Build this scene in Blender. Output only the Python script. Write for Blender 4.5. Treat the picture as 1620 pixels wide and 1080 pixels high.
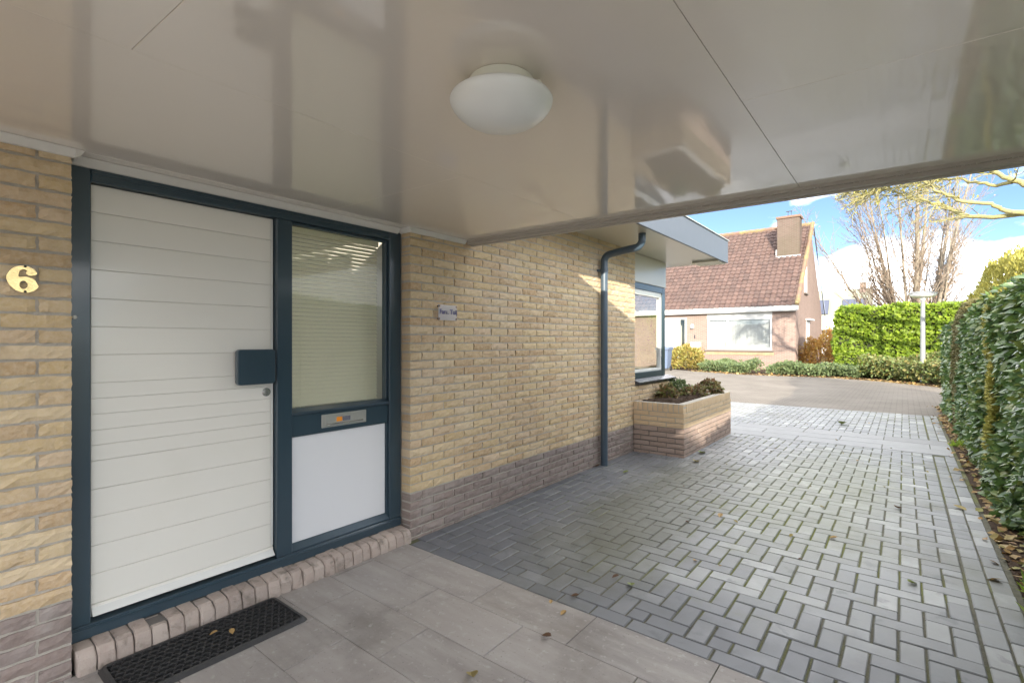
import bpy, math, random
import numpy as np
from mathutils import Vector, noise as mnoise
random.seed(7); RNG = np.random.default_rng(11)
PI = math.pi
for o in list(bpy.data.objects): bpy.data.objects.remove(o, do_unlink=True)
S = bpy.context.scene
COL = S.collection

# ------------------------------------------------------------------ camera
cam_d = bpy.data.cameras.new('camera'); cam = bpy.data.objects.new('camera', cam_d); COL.objects.link(cam)
cam.location = (2.727, 0.0, 1.40); cam.rotation_euler = (PI/2, 0, math.radians(38.302))
cam_d.sensor_width = 36; cam_d.lens = 17.444; cam_d.clip_start = 0.02; cam_d.clip_end = 2000
S.camera = cam
S.render.resolution_x = 1024; S.render.resolution_y = 682
# ------------------------------------------------------------------ sky and sun
SUNV = Vector((1.0, -1.85, 0.62)).normalized()
EL = math.asin(SUNV.z); AZ = math.atan2(SUNV.x, SUNV.y)
W = bpy.data.worlds.new('World'); S.world = W; W.use_nodes = True
nt = W.node_tree; nt.nodes.clear()
def wn(t, **k):
    n = nt.nodes.new(t)
    for a, b in k.items(): setattr(n, a, b)
    return n
sky = wn('ShaderNodeTexSky', sky_type='NISHITA', sun_disc=False, sun_elevation=EL, sun_rotation=AZ, altitude=0, air_density=0.55, dust_density=0.0, ozone_density=1.6)
tc = wn('ShaderNodeTexCoord')
mp = wn('ShaderNodeMapping'); mp.inputs['Scale'].default_value = (1, 1, 2.3); mp.inputs['Location'].default_value = (1.266, -1.99, 0.072)
nz = wn('ShaderNodeTexNoise'); nz.inputs['Scale'].default_value = 3.1; nz.inputs['Detail'].default_value = 9; nz.inputs['Roughness'].default_value = 0.52; nz.inputs['Distortion'].default_value = 0.15
rp = wn('ShaderNodeValToRGB'); rp.color_ramp.elements[0].position = 0.455; rp.color_ramp.elements[1].position = 0.58
nz2 = wn('ShaderNodeTexNoise'); nz2.inputs['Scale'].default_value = 5.0; nz2.inputs['Detail'].default_value = 5
cr = wn('ShaderNodeValToRGB'); cr.color_ramp.elements[0].color = (19, 19.8, 21.2, 1); cr.color_ramp.elements[1].color = (31, 30.7, 30.2, 1)
cr.color_ramp.elements[0].position = 0.35; cr.color_ramp.elements[1].position = 0.6
mx = wn('ShaderNodeMix', data_type='RGBA'); bg = wn('ShaderNodeBackground'); wo = wn('ShaderNodeOutputWorld')
L = nt.links.new
L(tc.outputs['Generated'], mp.inputs['Vector']); L(mp.outputs['Vector'], nz.inputs['Vector']); L(mp.outputs['Vector'], nz2.inputs['Vector'])
L(nz.outputs['Fac'], rp.inputs['Fac']); L(nz2.outputs['Fac'], cr.inputs['Fac'])
L(rp.outputs['Color'], mx.inputs['Factor']); L(sky.outputs['Color'], mx.inputs['A']); L(cr.outputs['Color'], mx.inputs['B'])
L(mx.outputs['Result'], bg.inputs['Color']); L(bg.outputs['Background'], wo.inputs['Surface'])
bg.inputs['Strength'].default_value = 0.055
sd = bpy.data.lights.new('sun', 'SUN'); so = bpy.data.objects.new('sun', sd); COL.objects.link(so)
so.location = (10, -20, 12); so.rotation_euler = (-SUNV).to_track_quat('-Z', 'Y').to_euler()
sd.energy = 2.3; sd.angle = math.radians(0.6); sd.color = (1.0, 0.90, 0.76)
# ------------------------------------------------------------------ exposure
S.view_settings.view_transform = 'Standard'; S.view_settings.look = 'None'
S.view_settings.gamma = 1.0; S.view_settings.use_curve_mapping = False
S.view_settings.exposure = 2.24
S.render.engine = 'CYCLES'
S.cycles.max_bounces = 10; S.cycles.diffuse_bounces = 6; S.cycles.glossy_bounces = 5; S.cycles.transparent_max_bounces = 16

# ================================================================== helpers
ORG = {}
def org(o): return ORG[o.name] if o is not None else Vector((0, 0, 0))
def tag(o, label=None, cat=None, group=None, kind=None):
    if label: o['label'] = label
    if cat: o['category'] = cat
    if group: o['group'] = group
    if kind: o['kind'] = kind
    return o
def link(name, data, loc, parent=None, rotz=0):
    o = bpy.data.objects.new(name, data); COL.objects.link(o)
    loc = Vector(loc); ORG[o.name] = loc
    if parent is not None: o.parent = parent
    o.location = loc - org(parent)
    if rotz: o.rotation_euler = (0, 0, rotz)
    return o
def thing(name, loc, label, cat, group=None):
    return tag(link(name, None, loc), label, cat, group)
class MB:
    def __init__(s): s.v = []; s.f = []; s.r = []
    def add(s, v, f, r=0.0):
        n = len(s.v); s.v += [tuple(p) for p in v]; s.f += [tuple(i + n for i in q) for q in f]; s.r += [r]*len(v); return s
    def box(s, x0, x1, y0, y1, z0, z1, r=0.0):
        v = [(x0,y0,z0),(x1,y0,z0),(x1,y1,z0),(x0,y1,z0),(x0,y0,z1),(x1,y0,z1),(x1,y1,z1),(x0,y1,z1)]
        return s.add(v, [(0,3,2,1),(4,5,6,7),(0,1,5,4),(1,2,6,5),(2,3,7,6),(3,0,4,7)], r)
    def cbox(s, x0, x1, y0, y1, z0, z1, c=0.003, r=0.0):
        c = min(c, (x1-x0)*.45, (y1-y0)*.45, (z1-z0)*.45); v = []; f = []
        X = (x0, x1); Y = (y0, y1); Z = (z0, z1); idx = {}
        for i in (0,1):
            for j in (0,1):
                for k in (0,1):
                    sx = c if i == 0 else -c; sy = c if j == 0 else -c; sz = c if k == 0 else -c
                    idx[i,j,k,0] = len(v); v.append((X[i], Y[j]+sy, Z[k]+sz))
                    idx[i,j,k,1] = len(v); v.append((X[i]+sx, Y[j], Z[k]+sz))
                    idx[i,j,k,2] = len(v); v.append((X[i]+sx, Y[j]+sy, Z[k]))
        I = idx
        for i in (0,1):
            q = [I[i,0,0,0], I[i,1,0,0], I[i,1,1,0], I[i,0,1,0]]; f.append(q if i else q[::-1])
            q = [I[0,i,0,1], I[1,i,0,1], I[1,i,1,1], I[0,i,1,1]]; f.append(q[::-1] if i else q)
            q = [I[0,0,i,2], I[1,0,i,2], I[1,1,i,2], I[0,1,i,2]]; f.append(q if i else q[::-1])
        for i in (0,1):
            for j in (0,1):
                f.append([I[i,j,0,0], I[i,j,1,0], I[i,j,1,1], I[i,j,0,1]])
                f.append([I[i,0,j,0], I[i,1,j,0], I[i,1,j,2], I[i,0,j,2]])
                f.append([I[0,i,j,1], I[1,i,j,1], I[1,i,j,2], I[0,i,j,2]])
                for k in (0,1): f.append([I[i,j,k,0], I[i,j,k,1], I[i,j,k,2]])
        return s.add(v, f, r)
    def prism(s, poly, z0, z1):
        n = len(poly); v = [(x,y,z0) for x,y in poly] + [(x,y,z1) for x,y in poly]
        f = [tuple(range(n))[::-1], tuple(range(n, 2*n))] + [(i,(i+1)%n,n+(i+1)%n,n+i) for i in range(n)]
        return s.add(v, f)
    def prism_y(s, poly, y0, y1):           # poly in (x,z)
        n = len(poly); v = [(x,y0,z) for x,z in poly] + [(x,y1,z) for x,z in poly]
        f = [tuple(range(n)), tuple(range(n, 2*n))[::-1]] + [(i,n+i,n+(i+1)%n,(i+1)%n) for i in range(n)]
        return s.add(v, f)
    def prism_x(s, poly, x0, x1):           # poly in (y,z)
        n = len(poly); v = [(x0,y,z) for y,z in poly] + [(x1,y,z) for y,z in poly]
        f = [tuple(range(n))[::-1], tuple(range(n, 2*n))] + [(i,(i+1)%n,n+(i+1)%n,n+i) for i in range(n)]
        return s.add(v, f)
    def tube(s, pts, rad, n=8, cap=True, r=0.0):
        pts = [Vector(p) for p in pts]; m = len(pts); v = []; f = []
        rad = [rad]*m if not hasattr(rad, '__len__') else rad
        up = Vector((0.13, 0.21, 1)); prev = None
        for i, p in enumerate(pts):
            d = (pts[min(i+1, m-1)] - pts[max(i-1, 0)]).normalized()
            if prev is None:
                a = d.orthogonal().normalized()
            else:
                a = (prev - d*prev.dot(d)).normalized()
            prev = a; b = d.cross(a)
            for k in range(n):
                t = 2*PI*k/n; v.append(p + (a*math.cos(t) + b*math.sin(t))*rad[i])
        for i in range(m-1):
            for k in range(n):
                f.append((i*n+k, i*n+(k+1)%n, (i+1)*n+(k+1)%n, (i+1)*n+k))
        if cap: f.append(tuple(range(n))[::-1]); f.append(tuple(range((m-1)*n, m*n)))
        return s.add(v, f, r)
    def lathe(s, prof, c, n=32, r=0.0):      # prof [(radius,z)] about vertical axis through c
        v = []; f = []; m = len(prof)
        for (R_, z) in prof:
            for k in range(n):
                t = 2*PI*k/n; v.append((c[0]+R_*math.cos(t), c[1]+R_*math.sin(t), c[2]+z))
        for i in range(m-1):
            for k in range(n): f.append((i*n+k, i*n+(k+1)%n, (i+1)*n+(k+1)%n, (i+1)*n+k))
        if prof[0][0] > 1e-4: f.append(tuple(range(n))[::-1])
        if prof[-1][0] > 1e-4: f.append(tuple(range((m-1)*n, m*n)))
        return s.add(v, f, r)
    def build(s, name, mat, parent=None, smooth=False, kind=None, angle=None):
        V = np.array(s.v, dtype=float); lo = V.min(0); hi = V.max(0)
        o0 = Vector(((lo[0]+hi[0])/2, (lo[1]+hi[1])/2, lo[2]))
        me = bpy.data.meshes.new(name); me.from_pydata((V - np.array(o0)).tolist(), [], s.f)
        if any(s.r):
            at = me.attributes.new('rnd', 'FLOAT', 'POINT'); at.data.foreach_set('value', s.r)
        me.materials.append(mat); me.update()
        if smooth:
            me.polygons.foreach_set('use_smooth', [True]*len(me.polygons))
            if angle: me.set_sharp_from_angle(angle=math.radians(angle))
        o = link(name, me, o0, parent)
        if kind: o['kind'] = kind
        return o
def np_mesh(name, V, F, rnd, mat, parent=None, smooth=False, kind=None):
    """V (n,3) array, F (m,k) array with k = 3 or 4"""
    lo = V.min(0); hi = V.max(0); o0 = np.array([(lo[0]+hi[0])/2, (lo[1]+hi[1])/2, lo[2]])
    me = bpy.data.meshes.new(name); me.vertices.add(len(V)); me.vertices.foreach_set('co', (V - o0).astype(np.float32).ravel())
    k = F.shape[1]; me.loops.add(F.size); me.loops.foreach_set('vertex_index', F.astype(np.int32).ravel())
    me.polygons.add(len(F)); me.polygons.foreach_set('loop_start', np.arange(0, F.size, k, dtype=np.int32))
    me.update(calc_edges=True)
    if rnd is not None:
        at = me.attributes.new('rnd', 'FLOAT', 'POINT'); at.data.foreach_set('value', rnd.astype(np.float32))
    me.materials.append(mat)
    me.polygons.foreach_set('use_smooth', [bool(smooth)]*len(F))
    o = link(name, me, Vector(o0), parent)
    if kind: o['kind'] = kind
    return o
# leaf templates: x along the leaf (0..1), y half width, z out of the leaf
def leaf_template(nx=4, w=0.36, fold=0.16, curl=-0.18):
    v = []; f = []
    for i in range(nx+1):
        t = i/nx; ww = w*math.sin(PI*min(1, t*0.93+0.05))**0.8*(1 if 0 < i < nx else 0.12)
        z = curl*t*t
        v += [(t, -ww, z + fold*ww), (t, 0, z), (t, ww, z + fold*ww)]
    for i in range(nx):
        a = i*3; f += [(a, a+3, a+4, a+1), (a+1, a+4, a+5, a+2)]
    return np.array(v), np.array(f)
LEAF4 = leaf_template(4, .21, .3); LEAF2 = leaf_template(2, .4); LEAF1 = (np.array([(0,0,0),(.5,-.3,.04),(1,0,-.08),(.5,.3,.04)], float), np.array([(0,1,2,3)]))
SPRIG = (np.array([(0,-.06,0),(0,.06,0),(.6,.2,.05),(.6,-.2,.05),(1,.03,-.02),(1,-.03,-.02)], float), np.array([(0,3,2,1),(3,5,4,2)]))
def frames(D, N):
    D = D/np.linalg.norm(D, axis=1, keepdims=True); Yv = np.cross(N, D); Yv /= np.linalg.norm(Yv, axis=1, keepdims=True)+1e-9
    Z = np.cross(D, Yv); return np.stack([D, Yv, Z], axis=2)
def scatter(tmpl, P, D, N, size):
    T, F = tmpl; Rm = frames(D, N); V = np.einsum('nij,kj->nki', Rm, T)*size[:, None, None] + P[:, None, :]
    n = len(P); k = len(T); FF = (F[None] + (np.arange(n)*k)[:, None, None]).reshape(-1, F.shape[1])
    return V.reshape(-1, 3), FF, np.repeat(RNG.random(n)*0.98+0.01, k)

# ------------------------------------------------------------------ materials
def lerp3(a, b, t): return tuple(a[i]*(1-t)+b[i]*t for i in range(3))
def M(name, cols, rough=0.6, ns=0, namt=0.0, ncol=None, bs=0, bstr=0.0, bdist=0.01, metal=0.0, spec=0.5, coat=0.0, stretch=None, zone=(),
      stain=None, transl=0.0, rvar=0.0, bdet=6, crough=0.05, cior=1.5):
    """cols: colours picked by each piece's own random value; ns/namt/ncol: fine mottling; stain=(scale,lo,hi,colour,amount): patches"""
    m = bpy.data.materials.new(name); m.use_nodes = True; t = m.node_tree; t.nodes.clear(); ln = t.links.new
    def nd(k, **kw):
        n = t.nodes.new(k)
        for a, b in kw.items(): setattr(n, a, b)
        return n
    out = nd('ShaderNodeOutputMaterial'); bs_ = nd('ShaderNodeBsdfPrincipled'); ln(bs_.outputs[0], out.inputs[0])
    bs_.inputs['Roughness'].default_value = rough; bs_.inputs['Metallic'].default_value = metal
    bs_.inputs['Specular IOR Level'].default_value = spec; bs_.inputs['Coat Weight'].default_value = coat; bs_.inputs['Coat IOR'].default_value = cior; bs_.inputs['Coat Roughness'].default_value = crough
    geo = nd('ShaderNodeNewGeometry'); vec = geo.outputs['Position']
    if stretch:
        mpn = nd('ShaderNodeMapping'); mpn.inputs['Scale'].default_value = stretch; ln(vec, mpn.inputs['Vector']); svec = mpn.outputs['Vector']
    else: svec = vec
    if not isinstance(cols, list): cols = [cols]
    if len(cols) > 1:
        at = nd('ShaderNodeAttribute', attribute_name='rnd'); oi = nd('ShaderNodeObjectInfo')
        ad = nd('ShaderNodeMath', operation='ADD'); fr = nd('ShaderNodeMath', operation='FRACT')
        ln(at.outputs['Fac'], ad.inputs[0]); ln(oi.outputs['Random'], ad.inputs[1]); ln(ad.outputs[0], fr.inputs[0])
        ra = nd('ShaderNodeValToRGB'); e = ra.color_ramp.elements
        e[0].color = (*cols[0], 1); e[0].position = 0; e[1].color = (*cols[-1], 1); e[1].position = 1
        for i in range(1, len(cols)-1): x = e.new(i/(len(cols)-1)); x.color = (*cols[i], 1)
        ln(fr.outputs[0], ra.inputs['Fac']); col = ra.outputs['Color']
    else:
        rgb = nd('ShaderNodeRGB'); rgb.outputs[0].default_value = (*cols[0], 1); col = rgb.outputs[0]
    if ns:
        n1 = nd('ShaderNodeTexNoise'); n1.inputs['Scale'].default_value = ns; n1.inputs['Detail'].default_value = 7; n1.inputs['Roughness'].default_value = .62
        ln(svec, n1.inputs['Vector'])
        mr = nd('ShaderNodeMapRange'); mr.inputs[1].default_value = .35; mr.inputs[2].default_value = .7; mr.inputs[3].default_value = 0; mr.inputs[4].default_value = namt
        ln(n1.outputs['Fac'], mr.inputs[0]); mixn = nd('ShaderNodeMix', data_type='RGBA')
        nc = ncol or tuple(c*.6 for c in cols[0])
        ln(mr.outputs[0], mixn.inputs['Factor']); ln(col, mixn.inputs['A']); mixn.inputs['B'].default_value = (*nc, 1); col = mixn.outputs['Result']
        if rvar:
            m2 = nd('ShaderNodeMapRange'); m2.inputs[1].default_value = .3; m2.inputs[2].default_value = .7; m2.inputs[3].default_value = rough-rvar; m2.inputs[4].default_value = rough+rvar
            ln(n1.outputs['Fac'], m2.inputs[0]); ln(m2.outputs[0], bs_.inputs['Roughness'])
    for st in ([stain] if stain and not isinstance(stain, list) else (stain or [])):
        n3 = nd('ShaderNodeTexNoise'); n3.inputs['Scale'].default_value = st[0]; n3.inputs['Detail'].default_value = 8; n3.inputs['Roughness'].default_value = .6; n3.inputs['Distortion'].default_value = .3
        ln(vec, n3.inputs['Vector'])
        m3 = nd('ShaderNodeMapRange'); m3.inputs[1].default_value = st[1]; m3.inputs[2].default_value = st[2]; m3.inputs[3].default_value = 0; m3.inputs[4].default_value = st[4]
        ln(n3.outputs['Fac'], m3.inputs[0]); mx3 = nd('ShaderNodeMix', data_type='RGBA')
        ln(m3.outputs[0], mx3.inputs['Factor']); ln(col, mx3.inputs['A']); mx3.inputs['B'].default_value = (*st[3], 1); col = mx3.outputs['Result']
    for zn in zone:                      # weathering with a place of its own: (x, y, rx, ry, colour, amount)
        vm = nd('ShaderNodeVectorMath', operation='SUBTRACT'); vm.inputs[1].default_value = (zn[0], zn[1], 0); ln(vec, vm.inputs[0])
        vd = nd('ShaderNodeVectorMath', operation='DIVIDE'); vd.inputs[1].default_value = (zn[2], zn[3], 1e4); ln(vm.outputs[0], vd.inputs[0])
        vl = nd('ShaderNodeVectorMath', operation='LENGTH'); ln(vd.outputs[0], vl.inputs[0])
        n4 = nd('ShaderNodeTexNoise'); n4.inputs['Scale'].default_value = 2.6; n4.inputs['Detail'].default_value = 9; n4.inputs['Roughness'].default_value = .68; ln(vec, n4.inputs['Vector'])
        s4 = nd('ShaderNodeMath', operation='MULTIPLY_ADD'); s4.inputs[1].default_value = 1.1; ln(n4.outputs['Fac'], s4.inputs[0]); ln(vl.outputs['Value'], s4.inputs[2])
        m4 = nd('ShaderNodeMapRange'); m4.inputs[1].default_value = 1.65; m4.inputs[2].default_value = 1.05; m4.inputs[3].default_value = 0; m4.inputs[4].default_value = zn[5]; ln(s4.outputs[0], m4.inputs[0])
        x4 = nd('ShaderNodeMix', data_type='RGBA'); ln(m4.outputs[0], x4.inputs['Factor']); ln(col, x4.inputs['A']); x4.inputs['B'].default_value = (*zn[4], 1); col = x4.outputs['Result']
    ln(col, bs_.inputs['Base Color'])
    if bs:
        nb = nd('ShaderNodeTexNoise'); nb.inputs['Scale'].default_value = bs; nb.inputs['Detail'].default_value = bdet; nb.inputs['Roughness'].default_value = .6
        ln(svec, nb.inputs['Vector']); bp = nd('ShaderNodeBump'); bp.inputs['Strength'].default_value = bstr; bp.inputs['Distance'].default_value = bdist
        ln(nb.outputs['Fac'], bp.inputs['Height']); ln(bp.outputs[0], bs_.inputs['Normal']); ln(bp.outputs[0], bs_.inputs['Coat Normal'])
    if transl:
        tr = nd('ShaderNodeBsdfTranslucent'); ln(col, tr.inputs['Color']); ms = nd('ShaderNodeMixShader'); ms.inputs[0].default_value = transl
        ln(bs_.outputs[0], ms.inputs[1]); ln(tr.outputs[0], ms.inputs[2]); ln(ms.outputs[0], out.inputs[0])
    return m
def glass(name, tint=(.93,.96,.95), rough=0.0, ior=1.5, bump=0):
    m = bpy.data.materials.new(name); m.use_nodes = True; t = m.node_tree; t.nodes.clear(); ln = t.links.new
    out = t.nodes.new('ShaderNodeOutputMaterial'); lw = t.nodes.new('ShaderNodeLayerWeight'); lw.inputs['Blend'].default_value = .5
    pw = t.nodes.new('ShaderNodeMath'); pw.operation = 'POWER'; pw.inputs[1].default_value = 4.2; ln(lw.outputs['Facing'], pw.inputs[0])
    f0 = ((ior-1)/(ior+1))**2*1.2
    tr = t.nodes.new('ShaderNodeBsdfTransparent'); tr.inputs[0].default_value = (*tint, 1)
    gl = t.nodes.new('ShaderNodeBsdfGlossy'); gl.inputs['Roughness'].default_value = rough
    mu = t.nodes.new('ShaderNodeMath'); mu.operation = 'MULTIPLY_ADD'; mu.inputs[1].default_value = 1-f0; mu.inputs[2].default_value = f0; mu.use_clamp = True
    ms = t.nodes.new('ShaderNodeMixShader'); ln(pw.outputs[0], mu.inputs[0]); ln(mu.outputs[0], ms.inputs[0]); ln(tr.outputs[0], ms.inputs[1]); ln(gl.outputs[0], ms.inputs[2]); ln(ms.outputs[0], out.inputs[0])
    if bump:
        nb = t.nodes.new('ShaderNodeTexNoise'); nb.inputs['Scale'].default_value = 2.5; g = t.nodes.new('ShaderNodeNewGeometry'); ln(g.outputs['Position'], nb.inputs['Vector'])
        bp = t.nodes.new('ShaderNodeBump'); bp.inputs['Strength'].default_value = bump; bp.inputs['Distance'].default_value = .01; ln(nb.outputs['Fac'], bp.inputs['Height']); ln(bp.outputs[0], gl.inputs['Normal'])
    return m

m_yel = M('yellow_brick', [(.53,.385,.20),(.63,.49,.285),(.57,.435,.25),(.67,.54,.35),(.52,.355,.20),(.61,.47,.285),(.48,.335,.185),(.64,.49,.33)], .9, 55, .5, (.68,.56,.41), 120, .7, .004, spec=.2, stain=[(9,.55,.75,(.43,.31,.18),.6),(1.3,.56,.72,(.67,.56,.42),.5)])
m_gry = M('grey_brick', [(.23,.18,.16),(.29,.235,.21),(.26,.20,.175),(.32,.265,.235),(.25,.205,.19)], .9, 45, .5, (.36,.31,.28), 110, .7, .004, spec=.2, stain=[(7,.5,.72,(.17,.135,.12),.5),(2,.60,.72,(.42,.385,.35),.5)])
m_mortar = M('mortar', (.50,.46,.40), .95, 90, .5, (.37,.34,.29), 160, .8, .004, spec=.1)
m_mortar_dk = M('dark_mortar', (.17,.155,.14), .95, 90, .5, (.2,.19,.17), 160, .6, .004, spec=.1)
m_sillb = M('sill_brick', [(.40,.32,.275),(.46,.375,.32),(.36,.29,.25),(.48,.40,.345)], .9, 40, .6, (.44,.38,.33), 100, .8, .004, spec=.2, stain=[(14,.52,.7,(.13,.115,.09),.7)])
m_frame = M('slate_blue_paint', (.032,.058,.078), .28, 18, .3, (.045,.072,.09), 300, .12, .002, coat=.3, stretch=(1,1,.15))
m_door = M('cream_door_paint', (.80,.775,.70), .30, 3, .25, (.77,.745,.68), 220, .05, .002, coat=.35, stain=[(.9,.58,.75,(.74,.71,.62),.5),(45,.70,.74,(.60,.57,.50),.35)])
m_panel = M('pale_grey_panel', (.76,.765,.775), .35, 3, .2, (.72,.725,.735), 0, coat=.1)
m_white = M('white_trim', (.72,.70,.65), .4, 8, .3, (.62,.60,.55))
m_pale = M('pale_edge_strip', (.74,.74,.70), .35)
m_ceil = M('glossy_beige_panel', [(.80,.735,.655),(.815,.75,.67),(.805,.74,.66)], .42, 1.5, .3, (.77,.705,.63), 5.5, .10, .004, coat=1.0, bdet=3, crough=.055, cior=2.1)
m_beam = M('taupe_beam', (.50,.46,.405), .4, 12, .4, (.40,.365,.32))
m_opal = M('opal_glass', (.80,.815,.79), .32, 0, coat=.3)
m_lampbase = M('cream_enamel', (.74,.74,.64), .35)
m_brass = M('brass', (.74,.56,.27), .24, 45, .7, (.50,.38,.17), 90, .35, .002, metal=1)
m_hole = M('dark_screw', (.02,.017,.012), .6)
m_steel = M('brushed_aluminium', (.60,.60,.56), .38, 40, .4, (.5,.5,.46), metal=.75)
m_chrome = M('nickel', (.66,.66,.64), .25, metal=.85)
m_orange = M('orange_sticker', (.85,.30,.02), .5)
m_darkst = M('dark_sticker', (.045,.045,.075), .5, 400, .8, (.35,.35,.40))
m_blind = M('cream_blind', (.88,.845,.68), .5, transl=.35)
m_dim = M('dim_interior', (.55,.52,.45), .9)
m_glass = glass('window_glass', (.975,.985,.975), 0, 1.55, .012)
m_acryl_ = glass('clear_acrylic', (.97,.97,.985), .05, 1.45)
m_ink = M('blue_lettering', (.045,.045,.16), .6)
m_rust = M('rusty_screw', (.16,.07,.03), .8)
m_rubber = M('black_rubber', (.026,.026,.027), .42, 60, .5, (.06,.058,.055), 200, .3, .003)
m_pipe = M('slate_pipe', (.055,.085,.115), .33, 14, .4, (.085,.115,.145), 0, coat=.15)
m_fascia = M('slate_fascia', (.082,.102,.128), .42, 7, .35, (.105,.125,.15), 0)
m_soffit = M('glossy_pale_soffit', (.60,.56,.46), .35, 2, .25, (.54,.51,.42), 6, .1, .004, coat=.45)
m_sill = M('black_window_sill', (.035,.038,.045), .22, 60, .6, (.07,.075,.085), 0, coat=.3)
m_soil = M('dark_soil', (.055,.037,.026), .95, 25, .7, (.12,.085,.06), 40, 1.0, .03, spec=.1)
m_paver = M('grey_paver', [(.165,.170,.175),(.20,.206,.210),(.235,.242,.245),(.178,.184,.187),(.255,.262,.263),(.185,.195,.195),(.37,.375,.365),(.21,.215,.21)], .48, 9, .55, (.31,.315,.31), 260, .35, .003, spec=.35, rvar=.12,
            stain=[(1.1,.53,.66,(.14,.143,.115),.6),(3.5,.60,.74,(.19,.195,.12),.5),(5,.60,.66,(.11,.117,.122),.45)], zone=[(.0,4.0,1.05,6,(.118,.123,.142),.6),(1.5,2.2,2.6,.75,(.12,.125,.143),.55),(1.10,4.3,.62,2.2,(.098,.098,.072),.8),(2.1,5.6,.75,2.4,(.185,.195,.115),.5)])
m_joint = M('mossy_joint', (.16,.155,.12), .95, 22, .7, (.09,.085,.065), 90, 1, .01, spec=.1, stain=[(.75,.47,.62,(.155,.17,.045),.9)])
m_tile = M('concrete_patio_tile', [(.225,.200,.180),(.29,.262,.240),(.25,.222,.198),(.34,.31,.288),(.215,.194,.180)],   .58, 3.2, .95, (.40,.372,.345), 180, .35, .003, spec=.3, stretch=(.55,2.6,1), rvar=.1,
           stain=[(2.2,.52,.72,(.17,.15,.135),.7),(30,.58,.68,(.44,.42,.39),.6),(70,.62,.68,(.12,.108,.098),.5)])
m_slab = M('pale_concrete_slab', [(.29,.29,.285),(.335,.335,.33),(.27,.27,.265)], .8, 9, .5, (.24,.24,.235), 140, .3, .003)
m_earth = M('earth', (.10,.085,.05), .95, 4, .6, (.07,.09,.03), 8, .8, .03)
m_litter = M('leaf_litter', [(.30,.17,.05),(.36,.24,.09),(.20,.11,.05),(.42,.30,.14),(.25,.24,.07)], .7, transl=.15)
m_laurel = M('laurel_leaf', [(.055,.105,.034),(.105,.18,.050),(.16,.245,.055),(.07,.13,.05),(.125,.205,.075),(.22,.25,.06),(.09,.15,.045)], .38, coat=.5, spec=.5, transl=.25, crough=.22)
m_laurel_sun = M('sunlit_laurel_leaf', [(.22,.33,.03),(.29,.41,.04),(.37,.47,.06),(.17,.27,.035),(.34,.42,.11)], .5, transl=.45)  # sunlit copy of the laurel leaf, sunshine put into the green
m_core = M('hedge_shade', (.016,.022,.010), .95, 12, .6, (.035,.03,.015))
m_conifer = M('golden_conifer', [(.30,.27,.05),(.40,.36,.07),(.24,.24,.05),(.45,.40,.10)], .7, transl=.15)
m_conbr = M('brown_conifer', [(.14,.13,.045),(.19,.16,.06),(.11,.12,.04)], .7, transl=.1)
m_cover = M('ground_cover_leaf', [(.13,.19,.08),(.18,.24,.10),(.21,.28,.12),(.12,.17,.08),(.26,.28,.12)], .5, transl=.35)
m_yshrub = M('yellowing_leaf', [(.30,.27,.06),(.38,.32,.08),(.22,.24,.06),(.42,.27,.08),(.34,.33,.10)], .55, transl=.25)
m_oshrub = M('orange_leaf', [(.56,.30,.07),(.62,.40,.11),(.46,.25,.08),(.60,.46,.14)], .55, transl=.4)
m_pshrub = M('bronze_green_leaf', [(.14,.17,.05),(.24,.13,.08),(.18,.23,.065),(.32,.17,.09),(.22,.25,.08),(.17,.095,.075)], .45, transl=.3)
m_twig = M('brown_twig', (.13,.085,.06), .85, 20, .5, (.2,.15,.11))
m_bark = M('grey_bark', (.30,.26,.20), .9, 6, .6, (.20,.17,.13), 20, .6, .02)
m_lichen = M('lichen_bark', (.30,.28,.13), .9, 9, .7, (.40,.35,.12), 40, .9, .02, stain=(22,.52,.62,(.18,.17,.12),.8))
m_treeleaf = M('dry_tree_leaf', [(.34,.22,.15),(.40,.29,.21),(.30,.23,.16),(.38,.31,.22)], .6, transl=.3)
m_nbrick = None

m_room = M('shaded_room', (.16,.155,.15), .9)  # room colour darkened so reflections in the corner window stand out

m_acryl = bpy.data.materials.new('frosted_acrylic'); m_acryl.use_nodes = True
_t = m_acryl.node_tree; _b = _t.nodes['Principled BSDF']; _b.inputs['Base Color'].default_value = (.80,.78,.80,1); _b.inputs['Roughness'].default_value = .2
_tr = _t.nodes.new('ShaderNodeBsdfTransparent'); _ms = _t.nodes.new('ShaderNodeMixShader'); _ms.inputs[0].default_value = .38
_t.links.new(_tr.outputs[0], _ms.inputs[1]); _t.links.new(_b.outputs[0], _ms.inputs[2]); _t.links.new(_ms.outputs[0], _t.nodes['Material Output'].inputs[0])

m_bounce = M('bounce_concrete', (.55,.54,.52), .85, 3, .4, (.48,.47,.45))
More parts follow.
